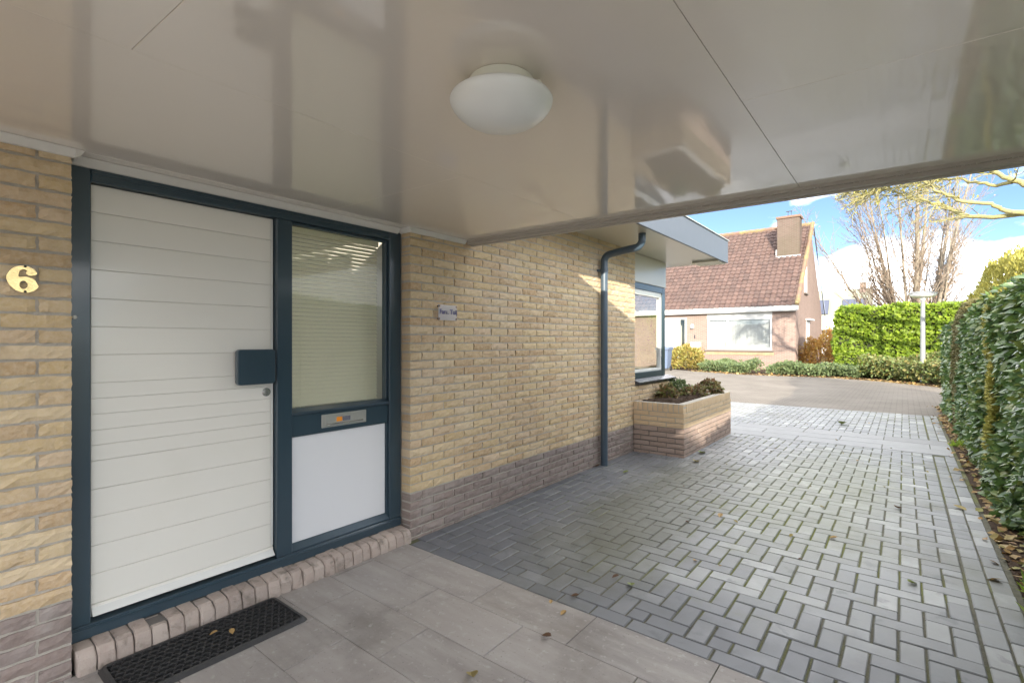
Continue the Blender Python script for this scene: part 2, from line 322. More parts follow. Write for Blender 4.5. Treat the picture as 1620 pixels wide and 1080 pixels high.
# ================================================================== ground, paving
def brick_tex_mat(name, c1, c2, mort, sx, sy, axes, bump=.3, rough=.9, msize=.012, stain=None):
    """far brickwork and paving, too small to pick apart: courses as a fine pattern. axes: which world axes give u and v"""
    m = bpy.data.materials.new(name); m.use_nodes = True; t = m.node_tree; ln = t.links.new; b = t.nodes['Principled BSDF']
    g = t.nodes.new('ShaderNodeNewGeometry'); sp = t.nodes.new('ShaderNodeSeparateXYZ'); cb = t.nodes.new('ShaderNodeCombineXYZ')
    ln(g.outputs['Position'], sp.inputs[0]); ln(sp.outputs[axes[0]], cb.inputs[0]); ln(sp.outputs[axes[1]], cb.inputs[1])
    br = t.nodes.new('ShaderNodeTexBrick'); ln(cb.outputs[0], br.inputs['Vector']); br.inputs['Scale'].default_value = 1
    br.inputs['Brick Width'].default_value = sx; br.inputs['Row Height'].default_value = sy; br.inputs['Mortar Size'].default_value = msize
    br.inputs['Color1'].default_value = (*c1, 1); br.inputs['Color2'].default_value = (*c2, 1); br.inputs['Mortar'].default_value = (*mort, 1)
    n = t.nodes.new('ShaderNodeTexNoise'); n.inputs['Scale'].default_value = .9; n.inputs['Detail'].default_value = 8; ln(g.outputs['Position'], n.inputs['Vector'])
    mr = t.nodes.new('ShaderNodeMapRange'); mr.inputs[1].default_value = .42; mr.inputs[2].default_value = .68; mr.inputs[4].default_value = .55; ln(n.outputs['Fac'], mr.inputs[0])
    mx_ = t.nodes.new('ShaderNodeMix'); mx_.data_type = 'RGBA'; ln(mr.outputs[0], mx_.inputs['Factor']); ln(br.outputs['Color'], mx_.inputs['A']); mx_.inputs['B'].default_value = (*(stain or lerp3(c1, mort, .5)), 1)
    ln(mx_.outputs['Result'], b.inputs['Base Color']); b.inputs['Roughness'].default_value = rough; b.inputs['Specular IOR Level'].default_value = .2
    bp = t.nodes.new('ShaderNodeBump'); bp.inputs['Strength'].default_value = bump; bp.inputs['Distance'].default_value = .006; ln(br.outputs['Fac'], bp.inputs['Height']); bp.invert = True; ln(bp.outputs[0], b.inputs['Normal'])
    return m
m_nbrick = brick_tex_mat('neighbour_brick', (.27,.175,.145), (.21,.135,.112), (.30,.255,.22), .22, .0625, (0, 2), .3, stain=(.31,.235,.20))
m_nbrick_g = brick_tex_mat('neighbour_gable_brick', (.27,.175,.145), (.21,.135,.112), (.30,.255,.22), .22, .0625, (1, 2), .3, stain=(.31,.235,.20))
m_street = brick_tex_mat('street_clinker', (.215,.188,.16), (.18,.158,.135), (.125,.112,.09), .2, .1, (0, 1), .3, stain=(.25,.225,.192), msize=.008)
def sheet(name, poly, z, mat, kind='structure', parent=None):
    b = MB(); b.add([(x, y, z) for x, y in poly], [tuple(range(len(poly)))]); return b.build(name, mat, parent, kind=kind)
ground = sheet('ground', [(-900,-900),(900,-900),(900,900),(-900,900)], -.065, m_earth)
street = sheet('street', [(-60,12.2),(5.6,12.2),(5.2,17),(3.6,20.2),(2.2,21.8),(.8,22.9),(-2.5,22.8),(-5,23.9),(-8.5,26.0),(-14,27),(-60,27)], -.012, m_street)
driveway = sheet('driveway', [(0.0,2.25),(3.24,2.25),(3.24,12.2),(-9,12.2),(-9,7.25),(0.0,7.25)], -.0055, m_joint)
sheet('bounce_yard', [(-.02,-11.3),(9,-11.3),(9,1.2),(3.32,1.2),(3.32,-4.52),(-.02,-4.52)], -.004, m_bounce)  # unseen pale paving added to bounce light under the carport
patio = sheet('patio', [(-.02,-4.5),(3.3,-4.5),(3.3,2.25),(-.02,2.25)], -.006, m_joint)
CAM = Vector((2.727, 0, 1.4)); FW = Vector((-math.sin(math.radians(38.302)), math.cos(math.radians(38.302)), 0)); RT = Vector((FW.y, -FW.x, 0))
def in_view(p, m=1.0):
    d = Vector(p) - CAM; z = d.dot(FW)
    return z > .3 and abs(d.dot(RT)) < z*1.04*m and abs(d.z) < z*.70*m
def cdist(p): return (Vector(p) - CAM).length
TM = {}
def template(me):
    if me.name not in TM:
        V = np.empty(len(me.vertices)*3); me.vertices.foreach_get('co', V)
        F3 = []
        for p in me.polygons:
            vs = list(p.vertices)
            for i in range(1, len(vs)-1): F3.append((vs[0], vs[i], vs[i+1]))
        TM[me.name] = (V.reshape(-1, 3), np.array(F3))
    return TM[me.name]
def merge(name, items, mat, parent):
    """items: (mesh, loc, rotz, scale) -> ONE mesh"""
    Vs = []; Fs = []; Rs = []; n = 0
    for me, loc, rz, sc in items:
        V, F = template(me); V = V*np.array(sc); c, s = math.cos(rz), math.sin(rz)
        V = np.stack([V[:,0]*c - V[:,1]*s, V[:,0]*s + V[:,1]*c, V[:,2]], 1) + np.array(loc)
        Vs.append(V); Fs.append(F + n); n += len(V); Rs.append(np.full(len(V), random.random()*.98+.01))
    return np_mesh(name, np.concatenate(Vs), np.concatenate(Fs), np.concatenate(Rs), mat, parent, kind='stuff')
def pieces(name, items, mat, parent, limit, stuff_name):
    """the nearest pieces in view as objects of their own, the rest as one part"""
    vis = sorted([i for i in items if in_view(i[1])], key=lambda i: cdist(i[1]))
    near = vis[:limit]; ids = set(id(i) for i in near); rest = [i for i in items if id(i) not in ids]
    for me, loc, rz, sc in near:
        o = link(name, me, loc, parent, rz); o.scale = sc
    if rest: merge(stuff_name, rest, mat, parent)
def paver_mesh(lx, ly, h, c, seed):
    rr = random.Random(seed); b = MB(); b.cbox(-lx/2, lx/2, -ly/2, ly/2, -h, 0, c)
    me = bpy.data.meshes.new('paver'); V = []
    tx, ty = rr.uniform(-.005, .005), rr.uniform(-.005, .005)
    for x, y, z in b.v: V.append((x+rr.uniform(-.0008,.0008), y+rr.uniform(-.0008,.0008), z + tx*x + ty*y + rr.uniform(-.0006,.0006)))
    me.from_pydata(V, [], b.f); me.materials.append(m_paver); return me
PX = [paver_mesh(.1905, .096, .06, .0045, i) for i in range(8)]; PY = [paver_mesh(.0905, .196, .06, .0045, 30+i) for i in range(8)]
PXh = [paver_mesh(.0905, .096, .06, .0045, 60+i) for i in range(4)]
items = []
def herring(x0, x1, y0, y1, ok=lambda x, y: True):
    nx = int(round((x1-x0)/.1)); ny = int(round((y1-y0)/.1))
    for i in range(-1, nx+1):
        for j in range(-1, ny+1):
            k = (i+j) % 4
            if k == 0: cells = [(i,j),(i+1,j)]; me = random.choice(PX); c = (x0+(i+1)*.1, y0+(j+.5)*.1)
            elif k == 2: cells = [(i,j),(i,j+1)]; me = random.choice(PY); c = (x0+(i+.5)*.1, y0+(j+1)*.1)
            else: continue
            ins = [0 <= a < nx and 0 <= b < ny and ok(x0+(a+.5)*.1, y0+(b+.5)*.1) for a, b in cells]
            z = random.gauss(0, .0012)
            if all(ins): items.append((me, (c[0], c[1], z), random.gauss(0,.006), (1,1,1)))
            else:
                for q, (a, b) in zip(ins, cells):
                    if q: items.append((random.choice(PXh), (x0+(a+.5)*.1, y0+(b+.5)*.1, z), random.gauss(0,.006), (1,1,1)))
for k in range(16): items.append((random.choice(PX), (.10+k*.2+.05, 2.302, random.gauss(0,.001)), 0, (1,1,1)))      # course along the tiles
for k in range(29):                                                                                               # course along the wall and along the hedge
    y = 2.452+k*.2
    if y < 5.9: items.append((random.choice(PY), (.055, y, random.gauss(0,.001)), 0, (1,1,1)))
for k in range(49):
    y = 2.452+k*.2
    if not 7.95 < y < 9.25: items.append((random.choice(PY), (3.062, y, random.gauss(0,.001)), 0, (1,1,1))); items.append((random.choice(PY), (3.162, y+.1, random.gauss(0,.002)), 0, (1,1,1)))
herring(.107, 3.01, 2.352, 8.04, lambda x, y: not (x < .64 and y > 5.96))
herring(-4.0, 3.01, 9.2, 12.15)
herring(-2.0, 0.1, 8.04-.6, 8.04)
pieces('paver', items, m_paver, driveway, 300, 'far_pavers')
# pale slabs of the strip crossing the drive
SL = []
for seed in range(4):
    rr = random.Random(seed); b = MB(); b.cbox(-.497, .497, -.185, .185, -.06, 0, .005); me = bpy.data.meshes.new('slab'); me.from_pydata(b.v, [], b.f); me.materials.append(m_slab); SL.append(me)
its2 = []
for r in range(3):
    x = -4.5 + (.5 if r == 1 else 0)
    while x < 3.2:
        l = min(1.0, 3.21-x)
        if l > .1: its2.append((random.choice(SL), (x+l/2, 8.055+.19+r*.377, .002+random.gauss(0,.001)), 0, ((l-.006)/.994,1,1)))
        x += 1.0
pieces('slab', its2, m_slab, driveway, 300, 'far_slabs')
# patio tiles 60 x 30
def tile_mesh(seed):
    rr = random.Random(seed); b = MB(); b.cbox(-.2982, .2982, -.1482, .1482, -.04, 0, .0022)
    me = bpy.data.meshes.new('patio_tile'); tx, ty = rr.uniform(-.002,.002), rr.uniform(-.002,.002)
    me.from_pydata([(x, y, z+tx*x+ty*y) for x, y, z in b.v], [], b.f); me.materials.append(m_tile); return me
TL = [tile_mesh(i) for i in range(6)]; its = []
for r in range(22):
    yc = 2.25 - .15 - r*.2985
    for k in range(7):
        xc = (.60 if r % 2 == 0 else .355) + (k-1)*.6 if r % 2 == 0 else .355 + (k-1)*.6
        x0, x1 = max(xc-.3, .0), min(xc+.3, 3.28)
        if x1-x0 < .05: continue
        its.append((TL[(r*5+k*3) % 6], ((x0+x1)/2, yc, random.gauss(0,.0006)), 0, ((x1-x0-.0036)/.5964, 1, 1)))
pieces('patio_tile', its, m_tile, patio, 300, 'far_tiles')

# ================================================================== the house
house = thing('house', (-3, 3.5, -.06), 'yellow brick house with slate blue door frame, downpipe and eave beside the drive', 'house')
ZG = .325; CP = .0625
def brick_mesh(L_, H_, D_, mat, seed, rough=.006, ny=8, nz=3, round_=.004):
    rr = random.Random(seed); v = []; f = []
    for j in range(nz+1):
        for i in range(ny+1):
            y = -L_/2 + L_*i/ny; z = -H_/2 + H_*j/nz
            x = rough*(mnoise.noise((y*26+seed*7.1, z*40, seed*1.7)) + .8*mnoise.noise((y*70, z*95, seed*3.3)))
            e = (i in (0, ny)) or (j in (0, nz))
            if e:
                x -= round_; y += rr.uniform(-.0022,.0022); z += rr.uniform(-.0022,.0022)
            v.append((x, y, z))
    W_ = ny+1
    for j in range(nz):
        for i in range(ny): a = j*W_+i; f.append((a, a+1, a+1+W_, a+W_))
    ring = [i for i in range(ny+1)] + [j*W_+ny for j in range(1, nz+1)] + [nz*W_+i for i in range(ny-1, -1, -1)] + [j*W_ for j in range(nz-1, 0, -1)]
    b0 = len(v)
    for q in ring: v.append((-D_, v[q][1], v[q][2]))
    n = len(ring)
    for i in range(n): f.append((ring[(i+1)%n], ring[i], b0+i, b0+(i+1)%n))
    me = bpy.data.meshes.new('brick'); me.from_pydata(v, [], f); me.materials.append(mat); return me
BY = [brick_mesh(.2095, .0505, .1, m_yel, i) for i in range(16)]; BYh = [brick_mesh(.0995, .0505, .1, m_yel, 40+i, ny=4) for i in range(8)]
BG = [brick_mesh(.2095, .0505, .1, m_gry, 70+i, .005) for i in range(12)]; BGh = [brick_mesh(.0995, .0505, .1, m_gry, 90+i, .005, ny=4) for i in range(6)]
def brick_row(out, y0, y1, z, even, full, half, from_hi=False, x=0.0, rot=0.0, conv=None):
    L0 = .22 if even else .11; y = 0; W_ = y1-y0; first = True
    while y < W_-.02:
        l = (L0 if first else .22); first = False
        l = min(l, W_-y)
        if W_-(y+l) < .03: l = W_-y
        ctr = (y1-y-l/2) if from_hi else (y0+y+l/2)
        use = half if l < .15 else full; nom = .0995 if use is half else .2095
        loc = conv(ctr, z) if conv else (x, ctr, z)
        out.append((random.choice(use), (loc[0]+random.gauss(0,.0013), loc[1], loc[2]), rot, (1, (l-.0105)/nom, 1))); y += l
yl, gr = [], []
for k in range(42):
    z = ZG + (k-6)*CP + CP/2; grey = k < 6; out = gr if grey else yl
    full, half = (BG, BGh) if grey else (BY, BYh); even = k % 2 == 0
    if z > 2.60: break
    brick_row(out, -2.6, .492, z, even, full, half, True)
    brick_row(out, 2.296, 7.24 if z < .84 else 6.03, z, even, full, half)
wall = MB()
for (a, b_) in ((-2.6, .487), (2.303, 6.023)): wall.box(-.30, -.011, a, b_, -.06, 2.9)
wall.box(-.30, -.011, 6.023, 7.233, -.06, .86)
wall = wall.build('wall', m_mortar, house)
pieces('brick', yl, m_yel, wall, 300, 'far_bricks')
pieces('grey_brick', gr, m_gry, wall, 110, 'far_grey_bricks')
# end and back walls, rooms behind the glass
MB().box(-9, -.012, 7.245, 7.5, -.06, .86).box(-9, -1.5, 7.245, 7.5, .86, 2.9).box(-9.3, -9, -2.6, 7.5, -.06, 2.9).box(-9, -.31, -2.85, -2.6, -.06, 2.9).build('rear_wall', m_mortar, house)
MB().box(-2.2, -2.15, .3, 2.6, -.06, 2.5).box(-2.15, -.31, .25, .30, -.06, 2.5).box(-2.15, -.31, 2.6, 2.65, -.06, 2.5).box(-2.15,-.31,1.92,2.6,2.5,2.54).build('hall_lining', M('hall_paint', (.52,.50,.44), .9), house)
MB().box(-4.2, -4.15, 4, 7.2, 0, 2.5).box(-4.15, -.31, 3.95, 4, 0, 2.5).box(-4.15,-.31,4,7.2,2.5,2.55).box(-4.15,-.31,4,7.2,-.05,0).build('room_lining', m_room, house)
# ---- door frame
fr = MB()
XF = -.095
fr.cbox(-.185, XF, .497, .568, .155, 2.175, .004)            # jamb at the wall
fr.cbox(-.185, XF, 1.398, 1.490, .155, 2.108, .004)          # middle post
fr.cbox(-.185, XF, 2.192, 2.293, .155, 2.175, .004)          # jamb at the corner
fr.cbox(-.185, XF+.001, .5685, 2.1915, 2.109, 2.175, .004)   # head
fr.cbox(-.185, XF+.004, .497, 2.293, .092, .1545, .005)      # threshold
door_frame = fr.build('door_frame', m_frame, house)
MB().cbox(XF+.0045, XF+.010, .50, 2.29, .138, .146, .002).build('drip_edge', m_frame, door_frame)
MB().cbox(-.12, XF+.006, .57, 2.19, 2.140, 2.150, .002).build('head_bead', m_frame, door_frame)
b = MB(); b.lathe([(0,0),(.008,.001),(.0085,.006),(.005,.009),(0,.0095)], (0,0,0), 14); b.v = [(XF+z, .512+x, 1.505+y) for x, y, z in b.v]
b.build('bell_button', m_pale, house, True)
# ---- front door of boards
door = MB().box(-.18, -.139, .572, 1.394, .165, 2.106).build('front_door', m_door, house)
ys = [288,331.7,377,422.8,468.5,513.5,558.4,603,628,653,678,702,727,772,816,861.5,906.7,954]
zz = [2.104-(y-288)*.002827 for y in ys]
for a, b_ in zip(zz[:-1], zz[1:]): MB().cbox(-.1388, -.130, .574, 1.380, b_+.0006, a-.0006, .0020).build('board', m_door, door)
MB().cbox(-.1388, -.127, .574, 1.392, .168, zz[-1]-.001, .003).build('bottom_rail', m_door, door)
MB().prism_y([(-.127,.172),(-.100,.178),(-.127,.206)], .576, 1.39).build('weather_bar', m_pale, door)
MB().cbox(-.1388, -.128, 1.3805, 1.392, .23, 2.103, .002).build('closing_edge', m_pale, door)
def rounded_block(y0, y1, z0, z1, x0, x1, r=.018, c=.004):
    pts = []
    for cy, cz, a0 in ((y1-r, z1-r, 0), (y0+r, z1-r, 90), (y0+r, z0+r, 180), (y1-r, z0+r, 270)):
        for k in range(6): a = math.radians(a0+k*18); pts.append((cy, cz, math.cos(a), math.sin(a)))
    b = MB(); n = len(pts); v = []
    for X, rr in ((x0, r), (x1-c, r), (x1-c*.3, r-c*.3), (x1, r-c)):
        v += [(X, cy+rr*ca, cz+rr*sa) for cy, cz, ca, sa in pts]
    f = [(k*n+i, k*n+(i+1)%n, (k+1)*n+(i+1)%n, (k+1)*n+i) for k in range(3) for i in range(n)] + [tuple(range(3*n, 4*n))]
    return b.add(v, f)
pull = rounded_block(1.175, 1.378, 1.163, 1.356, -.104, -.072).build('door_pull', m_frame, door)
MB().tube([(-.131,1.27,1.26),(-.103,1.27,1.26)], .03, 16).build('pull_neck', m_chrome, pull)
b = MB(); b.lathe([(.0235,0),(.0235,.006),(.020,.009),(.012,.0095),(.0115,.013),(0,.013)], (0,0,0), 24); b.v = [(-.130+z, 1.352+x, 1.112+y) for x, y, z in b.v]
lock = b.build('lock_cylinder', m_chrome, door, True, angle=35)
MB().box(-.1172, -.1165, 1.3505, 1.3535, 1.104, 1.117).build('key_slot', m_hole, lock)
# ---- side light with blind, letter slot and lower panel
sl = MB().cbox(-.175, -.112, 1.4905, 2.1915, .832, .962, .004).build('side_light', m_frame, house)
MB().prism_y([(-.15,.963),(-.098,.963),(-.094,.974),(-.098,.980),(-.15,1.0)], 1.491, 2.191).build('glazing_sill', m_frame, sl)
MB().cbox(-.155,-.118,1.491,1.4965,1.0,2.107,.002).cbox(-.155,-.118,2.176,2.191,1.0,2.107,.003).cbox(-.155,-.118,1.4965,2.176,2.092,2.107,.003).build('glazing_bead', m_frame, sl)
MB().box(-.1405,-.1365,1.493,2.188,.985,2.1).build('pane', m_glass, sl)
MB().cbox(-.150,-.1275,1.494,2.178,.20,.83,.003).build('lower_panel', m_panel, sl)
MB().cbox(-.16,-.116,2.1785,2.191,.19,.831,.003).build('panel_bead', m_frame, sl)
MB().prism_y([(-.15,.156),(-.099,.156),(-.099,.166),(-.128,.199),(-.15,.199)], 1.491, 2.191).build('panel_sill', m_frame, sl)
MB().cbox(-.1115,-.104,1.683,2.008,.862,.945,.003).build('letter_plate', m_steel, sl)
fl = MB().cbox(-.1038,-.100,1.706,1.985,.876,.932,.002).build('letter_flap', m_steel, sl)
MB().cbox(-.0998,-.092,1.712,1.979,.877,.888,.003).build('flap_grip', m_chrome, sl)
MB().box(-.0998,-.0988,1.782,1.822,.893,.921).build('orange_sticker', m_orange, sl)
MB().box(-.0998,-.0988,1.825,1.882,.893,.921).build('dark_sticker', m_darkst, sl)
SLAT = bpy.data.meshes.new('slat'); sv = []; sf = []
for i in range(4):
    t = i/3-.5; sv += [(-t*.014 + .002*(1-4*t*t), -.335, t*.0235), (-t*.014 + .002*(1-4*t*t), .335, t*.0235)]
for i in range(3): sf.append((i*2, i*2+1, i*2+3, i*2+2))
SLAT.from_pydata(sv, [], sf); SLAT.materials.append(m_blind)
bl = MB().cbox(-.235,-.205,1.50,2.182,2.07,2.105,.003).build('window_blind', m_blind, house)
for k in range(42): link('slat', SLAT, (-.22, 1.841, 2.055-k*.0255), bl)
MB().cbox(-.232,-.208,1.50,2.182,.972,.985,.003).build('bottom_bar', m_blind, bl)
for y in (1.60, 2.08): MB().tube([(-.2095,y,.98),(-.2095,y,2.08)], .0012, 5).build('ladder_cord', m_blind, bl)
# ---- sill bricks under the door
sb = MB().box(-.18,-.012,.50,2.294,-.06,.088).build('brick_sill', m_mortar_dk, house)
def sill_brick(seed):
    rr = random.Random(seed); prof = [(-.10,-.06),(.018,-.06),(.024,.03),(.020,.066),(.006,.088),(-.02,.096),(-.10,.099)]
    prof = [(x+rr.uniform(-.005,.005), z+(rr.uniform(-.004,.003) if z > 0 else 0)) for x, z in prof]; v = []; f = []; n = len(prof)
    hw = .0308
    for y in (-hw, -hw*.8, hw*.8, hw):
        e = .004 if abs(y) == hw else 0
        v += [(x-(e if x > -.05 else 0)+rr.uniform(-.002,.002), y+rr.uniform(-.0015,.0015), z-(e if z > 0 else 0)) for x, z in prof]
    for k in range(3): f += [(k*n+i, (k+1)*n+i, (k+1)*n+(i+1)%n, k*n+(i+1)%n) for i in range(n)]
    f += [tuple(range(n)), tuple(range(3*n, 4*n))[::-1]]
    me = bpy.data.meshes.new('sill_brick'); me.from_pydata(v, [], f); me.materials.append(m_sillb); return me
SBM = [sill_brick(i) for i in range(9)]
for k in range(27): o = link('sill_brick', random.choice(SBM), (random.gauss(.006,.003), .531+k*.0662, random.gauss(-.001,.0015)), sb); o.rotation_euler = (0, random.gauss(0,.03), random.gauss(0,.03))
# ---- corner window
XW = -.045
wf = MB(); wf.cbox(-.13,XW,6.034,6.10,.905,2.185,.004); wf.cbox(-.13,XW,7.055,7.16,.905,2.185,.004); wf.cbox(-.13,XW-.001,6.1005,7.0545,2.10,2.185,.004); wf.cbox(-.13,XW-.001,6.1005,7.0545,.905,.985,.004)
win = wf.build('corner_window', m_frame, house)
MB().cbox(-.12,XW-.014,6.101,6.135,.986,2.099,.003).cbox(-.12,XW-.014,7.02,7.054,.986,2.099,.003).cbox(-.12,XW-.014,6.1355,7.0195,2.03,2.099,.003).cbox(-.12,XW-.014,6.1355,7.0195,.986,1.02,.003).build('sash', m_pale, win)
MB().box(-.092,-.088,6.13,7.025,1.015,2.035).build('pane', m_glass, win)
MB().cbox(-.12,-.058,6.10,7.05,2.035,2.085,.004).build('ventilation_grille', m_steel, win)
MB().box(-1.5,-.13,7.10,7.16,.905,.985).box(-1.5,-.13,7.10,7.16,2.10,2.185).box(-1.5,-1.42,7.10,7.16,.985,2.10).build('end_window_frame', m_frame, win)
MB().box(-1.42,-.13,7.128,7.132,.985,2.10).build('end_pane', m_glass, win)
MB().prism_y([(-.13,.862),(.052,.845),(.058,.853),(.058,.872),(-.045,.905),(-.13,.905)], 6.026, 7.33).build('window_sill', m_sill, house)
MB().cbox(-.13,-.03,6.034,7.16,2.187,2.558,.004).build('lintel_panel', m_soffit, house)
# ---- eave
MB().box(-.30,.672,2.0,7.66,2.562,2.60).build('soffit', m_soffit, house)
fa = MB().cbox(.674,.700,2.0,7.688,2.548,2.868,.003).cbox(-3.0,.6735,7.662,7.688,2.575,2.868,.003).build('fascia', m_fascia, house)
MB().cbox(.30,.6735,7.3,7.6615,2.535,2.561,.003).build('verge_box', m_soffit, house)
MB().cbox(.62,.716,1.95,7.704,2.869,2.884,.003).cbox(-3.0,.619,7.64,7.704,2.869,2.884,.003).build('edge_trim', m_steel, fa)
m_rooftile = M('dark_roof_tile', [(.085,.08,.085),(.11,.105,.11),(.07,.068,.07)], .8, 12, .5, (.16,.15,.13))
def tiled_slope(o, u, w, nu, nw, du, dw, h=.035, segs=6, th=.02):
    """pantiles: o corner at the eave, u along the eave, w up the slope"""
    o, u, w = Vector(o), Vector(u).normalized(), Vector(w).normalized(); n = u.cross(w).normalized()
    if n.z < 0: n = -n
    V = []; F = []; Rr = []
    for j in range(nw):
        for i in range(nu):
            b0 = len(V); r = random.random()*.98+.01; lift = random.gauss(0,.003)
            for e, (s, ex) in enumerate(((0, th), (0, th+.012), (1.08, .0))):
                for k in range(segs+1):
                    t = k/segs; hh = h*(math.sin(2*PI*t)*.5 + .35*math.sin(4*PI*t+.6)*.4)
                    if e == 0: hh -= .014
                    V.append(o + u*(i+t)*du + w*(j+s)*dw + n*(hh+ex+lift)); Rr.append(r)
            for e in range(2):
                for k in range(segs):
                    a = b0+e*(segs+1)+k; F.append((a, a+1, a+segs+2, a+segs+1))
    return np.array([tuple(v) for v in V]), np.array(F), np.array(Rr)
V, F, R_ = tiled_slope((.60,1.9,2.885), (0,1,0), (-1,0,.55), 19, 10, .30, .34)
np_mesh('roof', V, F, R_, m_rooftile, house, kind='stuff')
MB().prism_y([(.6,2.87),(-3.4,5.07),(-6.6,2.87)], 1.95, 7.65).build('roof_deck', m_dim, house)
MB().box(-9.3,-2.15,-2.85,1.94,2.9,3.0).box(-2.149,-.3,-2.85,.3,2.9,3.0).build('flat_roof', m_dim, house)
MB().box(-2.148,-.3,.301,1.94,2.95,2.956).build('added_skylight', m_glass, house)  # unseen skylight added over the hall to backlight the blind
# ---- downpipe
YP = 5.06
def arc(c, r, a0, a1, n=7): return [(c[0]+r*math.cos(math.radians(a0+(a1-a0)*i/n)), YP, c[1]+r*math.sin(math.radians(a0+(a1-a0)*i/n))) for i in range(n+1)]
p1 = [(.062,YP,-.01),(.062,YP,1.0),(.062,YP,2.28)] + arc((.142,2.30), .08, 180, 98, 7) + [(.30,YP,2.402)] + arc((.43,2.50), .085, 278, 355, 7) + [(.516,YP,2.575)]
dp = MB().tube(p1, .0405, 20).build('downpipe', m_pipe, house, True, angle=50)
for z in (2.20, 1.02): MB().tube([(.062,YP,z-.03),(.062,YP,z+.03)], .0435, 20).build('pipe_collar', m_pipe, dp, True, angle=50)
MB().cbox(.0,.03,YP-.055,YP-.02,2.19,2.215,.002).tube([(.062,YP,2.192),(.062,YP,2.213)], .0455, 20).build('pipe_bracket', m_pipe, dp)

# ================================================================== carport
SH = .044
carport = thing('carport', (1.8, 0, 2.15), 'carport roof with glossy beige ceiling panels beside the yellow brick house', 'carport')
def fy(x): return 2.85 + SH*x
cols_ = [(.012,1.062,[-.55,1.69,None]), (1.062,2.302,[-.55,.375,None]), (2.302,3.54,[-.55,1.672,None])]
for x0, x1, yy in cols_:
    
    for a, b_ in zip(yy[:-1], yy[1:]):
        g = .0006
        ya0, ya1 = a+SH*x0+g, a+SH*x1+g
        yb0, yb1 = (fy(x0)-g, fy(x1)-g) if b_ is None else (b_+SH*x0-g, b_+SH*x1-g)
        c = .0010; z0, z1 = 2.2, 2.2135; X0, X1 = x0+g, x1-g; b = MB()
        v = [(X0,ya0,z1),(X1,ya1,z1),(X1,yb1,z1),(X0,yb0,z1),(X0,ya0,z0+c),(X1,ya1,z0+c),(X1,yb1,z0+c),(X0,yb0,z0+c),(X0+c,ya0+c,z0),(X1-c,ya1+c,z0),(X1-c,yb1-c,z0),(X0+c,yb0-c,z0)]
        b.add(v, [(0,1,2,3),(11,10,9,8)] + [(i,(i+1)%4,4+(i+1)%4,4+i)[::-1] for i in range(4)] + [(4+i,4+(i+1)%4,8+(i+1)%4,8+i)[::-1] for i in range(4)])
        b.build('ceiling_panel', m_ceil, carport)
MB().box(-.30,.0105,.497,2.29,2.2,2.212).build('recess_panel', m_ceil, carport)
MB().add([(-.29,-.56,2.214),(3.56,-.40,2.214),(3.56,fy(3.56)+.02,2.214),(-.0,fy(0)+.02,2.214),(-.29,-.56,2.60),(3.56,-.40,2.60),(3.56,fy(3.56)+.02,2.60),(-.0,fy(0)+.02,2.60)], [(0,3,2,1),(4,5,6,7),(0,1,5,4),(1,2,6,5),(2,3,7,6),(3,0,4,7)]).build('roof_deck', m_beam, carport)
def skew_beam(y0, y1, z0, z1, x0=.004, x1=3.60):
    return [(x0,fy(x0)+y0,z0),(x1,fy(x1)+y0,z0),(x1,fy(x1)+y1,z0),(x0,fy(x0)+y1,z0),(x0,fy(x0)+y0,z1),(x1,fy(x1)+y0,z1),(x1,fy(x1)+y1,z1),(x0,fy(x0)+y1,z1)]
BF = [(0,3,2,1),(4,5,6,7),(0,1,5,4),(1,2,6,5),(2,3,7,6),(3,0,4,7)]
eb = MB().add(skew_beam(.001,.024,2.186,2.2125), BF).add(skew_beam(.0245,.062,2.168,2.213), BF).build('edge_beam', m_beam, carport)
MB().add(skew_beam(.0625,.085,2.160,2.655), BF).build('front_fascia', m_beam, carport)
MB().box(3.562,3.585,-.40,2.98,2.17,2.655).build('side_fascia', m_beam, carport)
MB().box(-.28,3.56,-.62,-.585,2.17,2.655).build('rear_fascia', m_beam, carport)
for x, y in ((3.49,-.5),): MB().cbox(x-.04,x+.04,y-.04,y+.04,-.06,2.2,.006).build('post', m_frame, carport)
dr = MB()
for k in range(70):
    x = random.uniform(1.4, 3.3); r = random.uniform(.0012,.0026); b = MB(); 
    dr.lathe([(0,-r*1.3),(r*.8,-r*.8),(r,0),(r*.6,r*.6),(0,r*.7)], (x, fy(x)+random.uniform(.002,.02), 2.1855), 6)
dr.build('rain_drops', m_pale, carport, True, kind='stuff')
MB().prism_y([(.0,2.166),(.012,2.168),(.030,2.192),(.032,2.1985),(.0,2.1985)], -.56, .50).build('wall_trim', m_white, carport)
MB().prism_y([(.0,2.166),(.012,2.168),(.030,2.192),(.032,2.1985),(.0,2.1985)], 2.296, 2.846).build('wall_trim', m_white, carport)
MB().prism_y([(-.0945,2.163),(-.084,2.165),(-.062,2.192),(-.060,2.1985),(-.0945,2.1985)], .50, 2.2605).build('door_trim', m_white, carport)
MB().prism_x([(2.294,2.166),(2.282,2.168),(2.262,2.192),(2.260,2.1985),(2.294,2.1985)], -.094, .031).build('return_trim', m_white, carport)
MB().prism_x([(.494,2.166),(.504,2.168),(.522,2.192),(.524,2.1985),(.494,2.1985)], -.059, .031).build('return_trim', m_white, carport)
